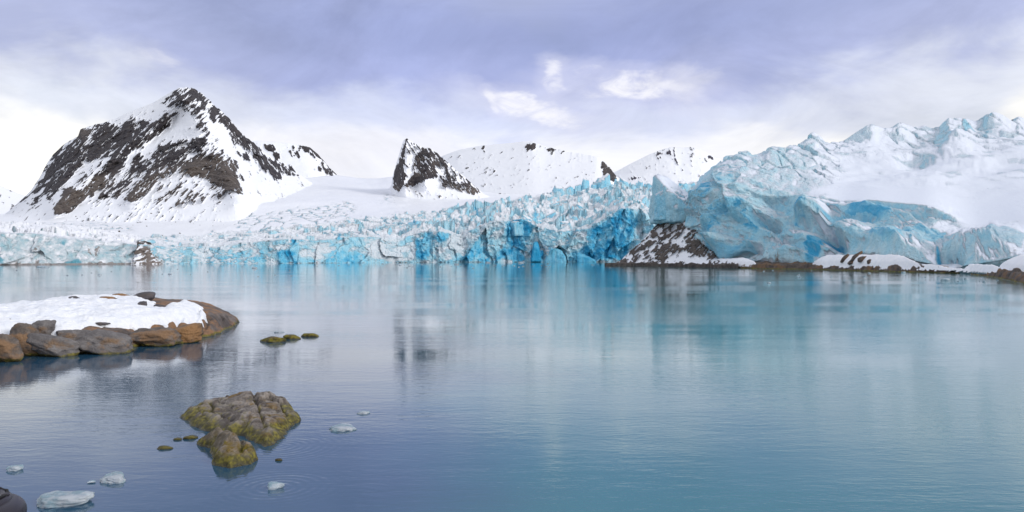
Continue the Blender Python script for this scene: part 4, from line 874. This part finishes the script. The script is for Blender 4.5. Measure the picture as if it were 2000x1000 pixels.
# ---- weedy rock in the near water
M_FG = mat_rock('near_rock', (0.29, 0.255, 0.23), (0.085, 0.07, 0.06), (0.17, 0.11, 0.045), 0.3, 0.27, 1.9, moss=0.75)
M_FG2 = mat_rock('near_mossy_rock', (0.24, 0.20, 0.17), (0.10, 0.08, 0.05), (0.15, 0.10, 0.02), 0.4, 0.24, 2.0, moss=0.9)
fg = [(-8.5, 20.5), (-7.9, 19.5), (-7.3, 18.6), (-6.7, 18.1), (-6.1, 17.9), (-5.55, 17.3), (-5.3, 16.75), (-5.0, 17.1), (-5.0, 17.6), (-5.1, 18.3), (-5.1, 18.9), (-5.25, 19.7), (-5.5, 20.6), (-6.2, 21.6), (-7.2, 21.9), (-8.1, 21.4)]
FCR = [([(-6.9, 21.4), (-6.35, 20.0), (-5.9, 18.8), (-5.4, 17.6)], .045, .15), ([(-5.9, 20.4), (-5.5, 19.4), (-5.1, 18.6)], .04, .13), ([(-6.35, 20.0), (-5.5, 19.4)], .03, .08), ([(-7.7, 20.6), (-7.2, 19.4), (-6.4, 18.3)], .045, .13), ([(-6.0, 18.9), (-5.2, 18.3)], .03, .08), ([(-7.2, 19.4), (-6.2, 19.6)], .03, .07)]
def fg_prof(d, X, Y):
    dd = np.clip(d, 0, 9)
    h = 0.37 * (1 - np.exp(-dd / 0.36)) ** 0.85
    h += 0.14 * np.exp(-(((X + 6.6) / .8) ** 2 + ((Y - 20.9) / .6) ** 2)) + 0.10 * np.exp(-(((X + 6.3) / .5) ** 2 + ((Y - 18.5) / .7) ** 2)) + 0.1 * np.exp(-(((X + 5.3) / .3) ** 2 + ((Y - 19.3) / .6) ** 2))
    b, e, r = facet(X / .75 + .3 * fbm(X, Y, seed=7), Y / 1.0 + .3 * X, 802, .9)
    b2 = facet(X / .3 + .2 * fbm(X * 2, Y * 2, seed=17), Y / .42 - .3 * X, 805, .9)
    h += (0.09 * b + 0.04 * b2[0] - 0.05 * sm(.08, 0, e) + 0.07 * fbm(X / .5, Y / .5, oct=6, seed=801) + 0.05 * (ridged(X / .35, Y / .55, None, 4, 803) - .5)) * sm(0, .35, dd)
    for pts, w, a in FCR: h -= a * np.exp(-(ldist(X + .08 * fbm(X * 2, Y * 2, seed=5), Y + .08 * fbm(X * 2 + 9, Y * 2, seed=6), pts) / w) ** 2) * sm(0, .3, dd)
    return np.where(d > 0, h - .03, np.maximum(d * .7 - .03, -.55))
tag(footprint('rock', fg, 0.022, fg_prof, M_FG, wobble=0.16, wsc=0.5, seed=804, pad=0.7), 'broad cracked grey rock with olive weed, standing alone in the near water', 'rock')
fb = [(-6.75, 17.2), (-6.35, 16.75), (-6.0, 16.05), (-5.75, 15.4), (-5.35, 15.15), (-5.02, 15.45), (-4.98, 15.85), (-5.3, 16.4), (-5.7, 16.9), (-6.2, 17.3)]
def fb_prof(d, X, Y):
    dd = np.clip(d, 0, 9)
    h = 0.40 * (1 - np.exp(-dd / 0.17)) ** 0.8 + (0.10 * facet(X / .38, Y / .5, 815, 1.0)[0] + 0.07 * fbm(X / .4, Y / .4, oct=6, seed=811) + .06 * (ridged(X / .4, Y / .6, None, 4, 812) - .5)) * sm(0, .25, dd)
    h -= .12 * np.exp(-(ldist(X + .06 * fbm(X * 2, Y * 2, seed=5), Y, [(-5.9, 17.3), (-5.5, 16.3), (-5.2, 15.5)]) / .05) ** 2) * sm(0, .2, dd)
    return np.where(d > 0, h - .03, np.maximum(d * .8 - .03, -.5))
tag(footprint('rock', fb, 0.018, fb_prof, M_FG2, wobble=0.10, wsc=0.4, seed=813, pad=0.6), 'mossy green block in front of the broad cracked grey rock', 'rock')
for px, py, w, h, lab, sd in [(321, 875, 36, 10, 'tiny weedy stone awash, apart on the left of the mossy block', 731), (346, 858, 20, 7, 'tiny brown stone awash nearest the tip of the broad rock', 732), (372, 855, 34, 9, 'low brown stone touching the back of the mossy block', 733), (544, 898, 19, 9, 'small black pebble in the water right of the mossy block', 734)]:
    X, Y = on_water(px, py + 1); s = Y / F
    rock('stone', lab, 'stone', px, py + 1, Y, w * s * .52, w * s * .35, h * s * .6, M_BDARK if sd == 734 else M_WEED, sd, 'small stones awash near the rock', p=6, sub=4)

# ---- near ice chunks
floe('ice_floe', 'largest clear ice floe, beside the black boat', 126, 982, 104, 30, 741, aspect=0.75, zc=0.03)
floe('ice_floe', 'flat glassy ice floe right of the little clear sliver', 221, 938, 54, 24, 742, aspect=0.8, zc=0.03)
floe('ice_floe', 'small three-cornered ice chunk at the edge above the boat', 28, 918, 32, 14, 743, aspect=0.7)
floe('ice_floe', 'little white ice lump ringed by ripples', 540, 953, 32, 16, 744, aspect=0.7, zc=0.04)
floe('ice_floe', 'wide flat ice floe right of the broad cracked rock', 669, 838, 62, 16, 745, aspect=0.8, zc=0.0)
floe('ice_floe', 'thin ice strip beyond the wide flat floe', 711, 807, 26, 6, 746, sub=4)
floe('ice_floe', 'little clear sliver of ice left of the glassy floe', 178, 943, 14, 5, 747, sub=4)
floe('ice_floe', 'ice sliver close to the largest weedy skerry', 545, 649, 22, 3, 748, sub=4)
GB = 'small ice bits scattered over the far water'
for px, py, w, h, lab, sd in [(84, 522, 22, 4, 'flat ice bit with a dark end under the pale left glacier front', 751), (497, 524, 12, 4, 'pale ice bit below the left part of the blue icefall', 752), (1018, 513.8, 12, 4, 'bright ice bit at the foot of the middle icefall', 753), (953, 513.5, 12, 3, 'ice bit left of the bright one at the foot of the icefall', 754), (892, 517, 12, 3, 'flat ice bit before the white face of the icefall', 755),
                              (1847, 548, 18, 6, 'biggest white ice bit near the dark shore', 756), (1765, 533, 10, 3, 'white ice bit close under the long snow bank', 757), (1502, 553, 8, 3, 'lone ice bit in front of the hollow by the headland', 758), (1886, 545, 8, 3, 'ice bit just right of the biggest one', 759), (1922, 551, 8, 3, 'ice bit toward the largest snow bank', 760), (332, 536, 9, 2.5, 'small ice bit on the grey water below the outcrop', 761), (194, 537, 9, 2, 'ice speck before the stained glacier front', 762)]:
    floe('ice_chunk', lab, px, py, w, h * 1.6, sd, GB, sub=3, zc=0.05)
protos = [o for o in COL.objects if o.name.startswith('ice_chunk')][:6]
brng = np.random.default_rng(99)
bits = [(brng.uniform(640, 1195), brng.uniform(515.0, 524), 1) for _ in range(42)] + [(brng.uniform(1420, 1960), 0, 2) for _ in range(26)] + [(brng.uniform(20, 640), brng.uniform(519, 540), 3) for _ in range(18)]
sh = C(shore_pts)
for px, py, z in bits:
    if z == 2: py = sh(px) + brng.uniform(2, 16)
    X, Y = on_water(px, py)
    if Y > YW(px) - 4: continue
    src = protos[brng.integers(6)]; o = src.copy(); COL.objects.link(o)
    k = brng.uniform(2, 5.5) * Y / F / (src.dimensions.x + 1e-6) if src.dimensions.x > 0 else 0.3
    o.scale = (k, k, k); o.location = (X, Y, 0.03); o.rotation_euler = (0, 0, brng.uniform(0, 6.28))
    o['label'] = {1: 'tiny white brash ice bit drifting before the blue icefall', 2: 'tiny white brash ice bit drifting along the dark shore', 3: 'tiny white brash ice bit on the grey water below the left glacier'}[z]
    o['group'] = {1: 'brash ice before the icefall', 2: 'brash ice along the dark shore', 3: 'brash ice below the left glacier'}[z]

# ---- rubber boat, its end just inside the picture
def tube(pts, rad, seg=24):
    pts = np.asarray(pts, float); n = len(pts); V = []; 
    rad = np.broadcast_to(np.asarray(rad, float), (n,))
    T = np.gradient(pts, axis=0); T /= np.linalg.norm(T, axis=1, keepdims=True)
    for i in range(n):
        s = np.cross(T[i], (0, 0, 1)); s /= np.linalg.norm(s) + 1e-9; u = np.cross(s, T[i])
        for a in np.linspace(0, 2 * math.pi, seg, endpoint=False):
            V.append(pts[i] + rad[i] * (math.cos(a) * s + math.sin(a) * u))
    V = np.array(V); Q = []
    for i in range(n - 1):
        for j in range(seg):
            Q.append([i * seg + j, i * seg + (j + 1) % seg, (i + 1) * seg + (j + 1) % seg, (i + 1) * seg + j])
    return V, Q, [list(range(seg))[::-1], list(range((n - 1) * seg, n * seg))]
kb = NT('black_rubber'); nb = kb.noise(30, 4); M_RUB = kb.done(kb.mix(nb, (0.010, 0.008, 0.014), (0.024, 0.019, 0.03)), 0.42, kb.bump(nb, 0.004, 0.4), 0.5)
kb = NT('black_rope'); nb = kb.noise(90, 3); M_ROPE = kb.done((0.01, 0.01, 0.012), 0.8, kb.bump(nb, 0.01, 0.8))
kb = NT('grey_boat_floor'); nb = kb.noise(12, 4); M_BF = kb.done(kb.mix(nb, (0.05, 0.05, 0.055), (0.09, 0.09, 0.1)), 0.7)
bx, by = -7.05, 12.22
boat = empty('inflatable_boat', (bx - 1.6, by - 0.6, 0)); tag(boat, 'black rubber boat with a rope along its tube, its end in the corner', 'boat')
def bpart(name, V, faces, mat):
    return mesh_from(name, V, faces, mat, None, True, boat, (bx - 1.6, by - 0.6, 0))
cs = []
for t in np.linspace(0, 1, 60):
    a = math.pi * (t - 0.5)
    if t < .25: q = (bx - 0.9 - 3.2 * (1 - t / .25), by - 1.25)
    elif t > .75: q = (bx - 0.9 - 3.2 * ((t - .75) / .25), by + 0.0)
    else:
        a = (t - .5) / .25 * math.pi / 2; q = (bx - 0.9 + 0.62 * math.cos(a), by - 0.625 + 0.625 * math.sin(a))
    cs.append((q[0], q[1], 0.2 + 0.03 * math.exp(-((t - .5) / .2) ** 2)))
V, Q, cap = tube(cs, 0.2); bpart('tube', V, Q + cap, M_RUB)
rp = [(x + (0.0), y, z + 0.272 + 0.012 * math.sin(i * .9)) for i, (x, y, z) in enumerate(cs)]
V, Q, cap = tube([(x - .1, y, z + .16) for x, y, z in cs], 0.11); bpart('upper_tube', V, Q + cap, M_RUB)
rp = [(x - .06, y, z + .16 + .115 + .012 * math.sin(i * 1.1)) for i, (x, y, z) in enumerate(cs)]
V, Q, cap = tube(rp, 0.018, 8); bpart('rope', V, Q + cap, M_ROPE)
for i in (20, 27, 33, 42):
    x, y, z = cs[i]; V, T = ICO[3]; bpart('rope_patch', V * (0.06, 0.06, 0.03) + (x - .08, y, z + .26), T.tolist(), M_RUB)
fx0, fx1, fy0, fy1 = bx - 4.0, bx - 0.7, by - 1.15, by - 0.1
V = np.array([(fx0, fy0, .12), (fx1, fy0, .12), (fx1, fy1, .12), (fx0, fy1, .12), (fx0, fy0, .2), (fx1, fy0, .2), (fx1, fy1, .2), (fx0, fy1, .2)])
bpart('floorboard', V, [[3, 2, 1, 0], [4, 5, 6, 7], [0, 1, 5, 4], [1, 2, 6, 5], [2, 3, 7, 6], [3, 0, 4, 7]], M_BF)

# ------------------------------------------------------------------ scattered stones on the snow slope
bpy.context.view_layer.update()
deps = bpy.context.evaluated_depsgraph_get()
first = None
for i, (px, py, wp) in enumerate(slope_pts):
    dvec = Vector(((px - 1000) / F, 1.0, (500 - py) / F)).normalized()
    hit, loc, nrm, idx, ob, mt = SC.ray_cast(deps, Vector((0, 0, CAMZ)), dvec)
    if not hit or loc.y < 300: continue
    s = loc.y / F * wp * 0.5
    if first is None:
        rg = np.random.default_rng(3); Qm, T = rock_mesh(rg, 1, .8, .55, 3, 10, 9, .1)
        first = mesh_from('slope_rock', Qm, None, M_DARK, None, False, None, (0, 0, 0), T); o = first
    else:
        o = first.copy(); COL.objects.link(o)
    o.location = loc; o.scale = (s, s, s); o.rotation_euler = (0, 0.3, brng.uniform(0, 6.28))
    big = wp > 3.2
    tag(o, 'larger dark rock lying on the snow slope above the left glacier' if big else 'small dark stone on the snow slope below the brown mountain cliff', 'rock', 'larger rocks on the snow slope' if big else 'small stones on the snow slope')

for i, (px, py, w, h) in enumerate([(1650, 505, 2.0, .55), (1672, 501, 2.2, .6), (1684, 506, 1.7, .6), (1663, 511, 1.3, .4), (1698, 511, .8, .4)]):
    dvec = Vector(((px - 1000) / F, 1.0, (500 - py) / F)).normalized()
    hit, loc, nrm, idx, ob, mt = SC.ray_cast(deps, Vector((0, 0, CAMZ)), dvec)
    o = rock('rock_slab', 'brown rock slab poking out of the long white snow bank below the dome', 'rock', px, py, loc.y, w, 0.8, h, M_SHORE, 520 + i, 'brown slabs poking out of the snow bank', sub=4, rough=0.1, p=12)
    o.rotation_euler = (0.3, -0.75 + 0.1 * (i % 3), 0.2)

# ------------------------------------------------------------------ sky, light, camera
SUN_EL, SUN_AZ = math.radians(23), math.radians(118)    # azimuth clockwise from +Y
def make_world():
    w = bpy.data.worlds.new('World'); SC.world = w; w.use_nodes = True
    nt = w.node_tree; N = nt.nodes; L = nt.links; N.clear()
    out = N.new('ShaderNodeOutputWorld')
    k = NT.__new__(NT); k.t = nt; k.n = N; k.l = L
    tc = N.new('ShaderNodeTexCoord'); sp = N.new('ShaderNodeSeparateXYZ'); L.new(tc.outputs['Generated'], sp.inputs[0])
    x, y, z = sp.outputs
    az = k.math('ARCTAN2', x, y); el = k.math('ARCSINE', z)
    zz = k.math('MAXIMUM', k.math('ADD', z, 0.12), 0.05)
    cm = N.new('ShaderNodeCombineXYZ'); L.new(k.math('DIVIDE', x, zz), cm.inputs[0]); L.new(k.math('DIVIDE', y, zz), cm.inputs[1])
    cl = cm.outputs[0]
    ce = N.new('ShaderNodeCombineXYZ'); L.new(az, ce.inputs[0]); L.new(k.math('MULTIPLY', el, 2.2), ce.inputs[1]); cv = ce.outputs[0]
    n1 = k.noise(2.2, 6, 0.55, cv, 0.3); n2 = k.noise(7, 5, 0.55, cv, 0.5); n3 = k.noise(1.1, 3, 0.5, cl)
    ew = k.math('ADD', el, k.math('MULTIPLY', k.math('SUBTRACT', n1, 0.5), 0.20))
    ew = k.math('ADD', ew, k.math('MULTIPLY', k.math('SUBTRACT', n2, 0.5), 0.075))
    # lighter towards both sides
    ew = k.math('SUBTRACT', ew, k.math('MULTIPLY', k.step(-0.25, -0.6, az), 0.028))
    ew = k.math('SUBTRACT', ew, k.math('MULTIPLY', k.step(0.3, 0.6, az), 0.02))
    r = N.new('ShaderNodeValToRGB'); L.new(k.math('DIVIDE', ew, 1.6, clamp=True), r.inputs[0])
    cr = r.color_ramp; cr.interpolation = 'EASE'
    stops = [(0.0, (1.03, 1.03, 1.07)), (0.12, (.93, .94, 1.0)), (0.165, (.66, .71, .90)), (0.215, (.40, .455, .745)), (0.27, (.335, .39, .655)), (0.36, (.41, .46, .68)), (0.6, (.70, .74, .90)), (1.5, (.62, .66, .78))]
    while len(cr.elements) < len(stops): cr.elements.new(0.5)
    for e, (p, c) in zip(cr.elements, stops): e.position = p / 1.6; e.color = c + (1,)
    col = r.outputs[0]
    # breaks in the cloud lit from above
    for px, py, sx, sy, rot, am in [(1040, 203, 100, 20, 14, 1.0), (960, 188, 22, 12, 60, .7), (1235, 166, 115, 26, 6, 1.0), (1330, 185, 70, 20, 10, .35), (1076, 148, 18, 26, -10, .75), (1370, 150, 40, 30, 0, .25), (300, 140, 40, 14, 10, .25), (640, 300, 220, 26, 0, .5)]:
        a0 = math.atan2(px - 1000, F); e0 = math.atan2(500 - py, F * 1.02)
        ca, sa = math.cos(math.radians(rot)), math.sin(math.radians(rot))
        wa = k.math('ADD', k.math('SUBTRACT', az, a0), k.math('MULTIPLY', k.math('SUBTRACT', n2, 0.5), 0.09))
        we = k.math('ADD', k.math('SUBTRACT', e0, el), k.math('MULTIPLY', k.math('SUBTRACT', k.noise(11, 4, .6, cv), 0.5), 0.06))
        u = k.math('DIVIDE', k.math('ADD', k.math('MULTIPLY', wa, ca), k.math('MULTIPLY', we, sa)), sx / F)
        v = k.math('DIVIDE', k.math('SUBTRACT', k.math('MULTIPLY', we, ca), k.math('MULTIPLY', wa, sa)), sy / F)
        d = k.math('ADD', k.math('MULTIPLY', u, u), k.math('MULTIPLY', v, v))
        f = k.math('MULTIPLY', k.step(1.5, 0.0, d), am)
        halo = k.math('MULTIPLY', k.step(5.5, 0.0, d), am * 0.45)
        col = k.mix(halo, col, (.70, .72, .90))
        f = k.math('MULTIPLY', f, k.step(.30, .62, k.noise(16, 6, .62, cv, .8)))
        col = k.mix(f, col, (.93, .93, .99))
    tt = N.new('ShaderNodeMix'); tt.data_type = 'RGBA'; tt.blend_type = 'MULTIPLY'; tt.inputs[7].default_value = (1.12, 1.09, .97, 1)
    L.new(k.step(.12, .55, k.math('ADD', k.math('ABSOLUTE', az), k.math('MULTIPLY', k.math('SUBTRACT', n1, .5), .5))), tt.inputs[0]); L.new(col, tt.inputs[6]); col = tt.outputs[2]
    t = N.new('ShaderNodeMix'); t.data_type = 'RGBA'; t.blend_type = 'MULTIPLY'; t.inputs[0].default_value = 1
    L.new(col, t.inputs[6]); g = k.math('ADD', 0.66, k.math('MULTIPLY', k.noise(3.4, 8, .64, cv, 1.1), 0.68))
    cb = N.new('ShaderNodeCombineColor'); [L.new(g, cb.inputs[i]) for i in range(3)]; L.new(cb.outputs[0], t.inputs[7])
    sky = N.new('ShaderNodeTexSky'); sky.sky_type = 'NISHITA'; sky.sun_disc = False
    sky.sun_elevation = SUN_EL; sky.sun_rotation = SUN_AZ
    b1 = N.new('ShaderNodeBackground'); b1.inputs['Strength'].default_value = 0.07; L.new(sky.outputs[0], b1.inputs[0])
    b2 = N.new('ShaderNodeBackground'); L.new(t.outputs[2], b2.inputs[0]); b2.inputs['Strength'].default_value = 1.0
    ms = N.new('ShaderNodeMixShader'); L.new(k.math('SUBTRACT', 1.0, k.math('MULTIPLY', k.step(.55, .75, n1), .25)), ms.inputs[0])
    L.new(b1.outputs[0], ms.inputs[1]); L.new(b2.outputs[0], ms.inputs[2]); L.new(ms.outputs[0], out.inputs[0])
make_world()
sl = bpy.data.lights.new('sun', 'SUN'); sl.energy = 1.7; sl.angle = math.radians(20); sl.color = (1.0, 0.96, 0.9)
so = bpy.data.objects.new('sun', sl); COL.objects.link(so)
dv = Vector((math.sin(SUN_AZ) * math.cos(SUN_EL), math.cos(SUN_AZ) * math.cos(SUN_EL), math.sin(SUN_EL)))
so.rotation_euler = dv.to_track_quat('Z', 'Y').to_euler(); so.location = (200, -100, 300)
cam = bpy.data.cameras.new('camera'); co = bpy.data.objects.new('camera', cam); COL.objects.link(co)
cam.sensor_width = 36; cam.lens = 36 * F / 2000; cam.clip_end = 9000; cam.clip_start = 0.1
co.location = (0, 0, CAMZ); co.rotation_euler = (math.radians(90), 0, 0)
SC.camera = co
SC.render.engine = 'CYCLES'
SC.cycles.use_denoising = True
SC.cycles.max_bounces = 6; SC.cycles.diffuse_bounces = 3; SC.cycles.glossy_bounces = 3; SC.cycles.transmission_bounces = 4
SC.view_settings.view_transform = 'Standard'; SC.view_settings.look = 'None'
SC.view_settings.exposure = 0.08; SC.view_settings.gamma = 1.0
SC.render.resolution_x = 1024; SC.render.resolution_y = 512
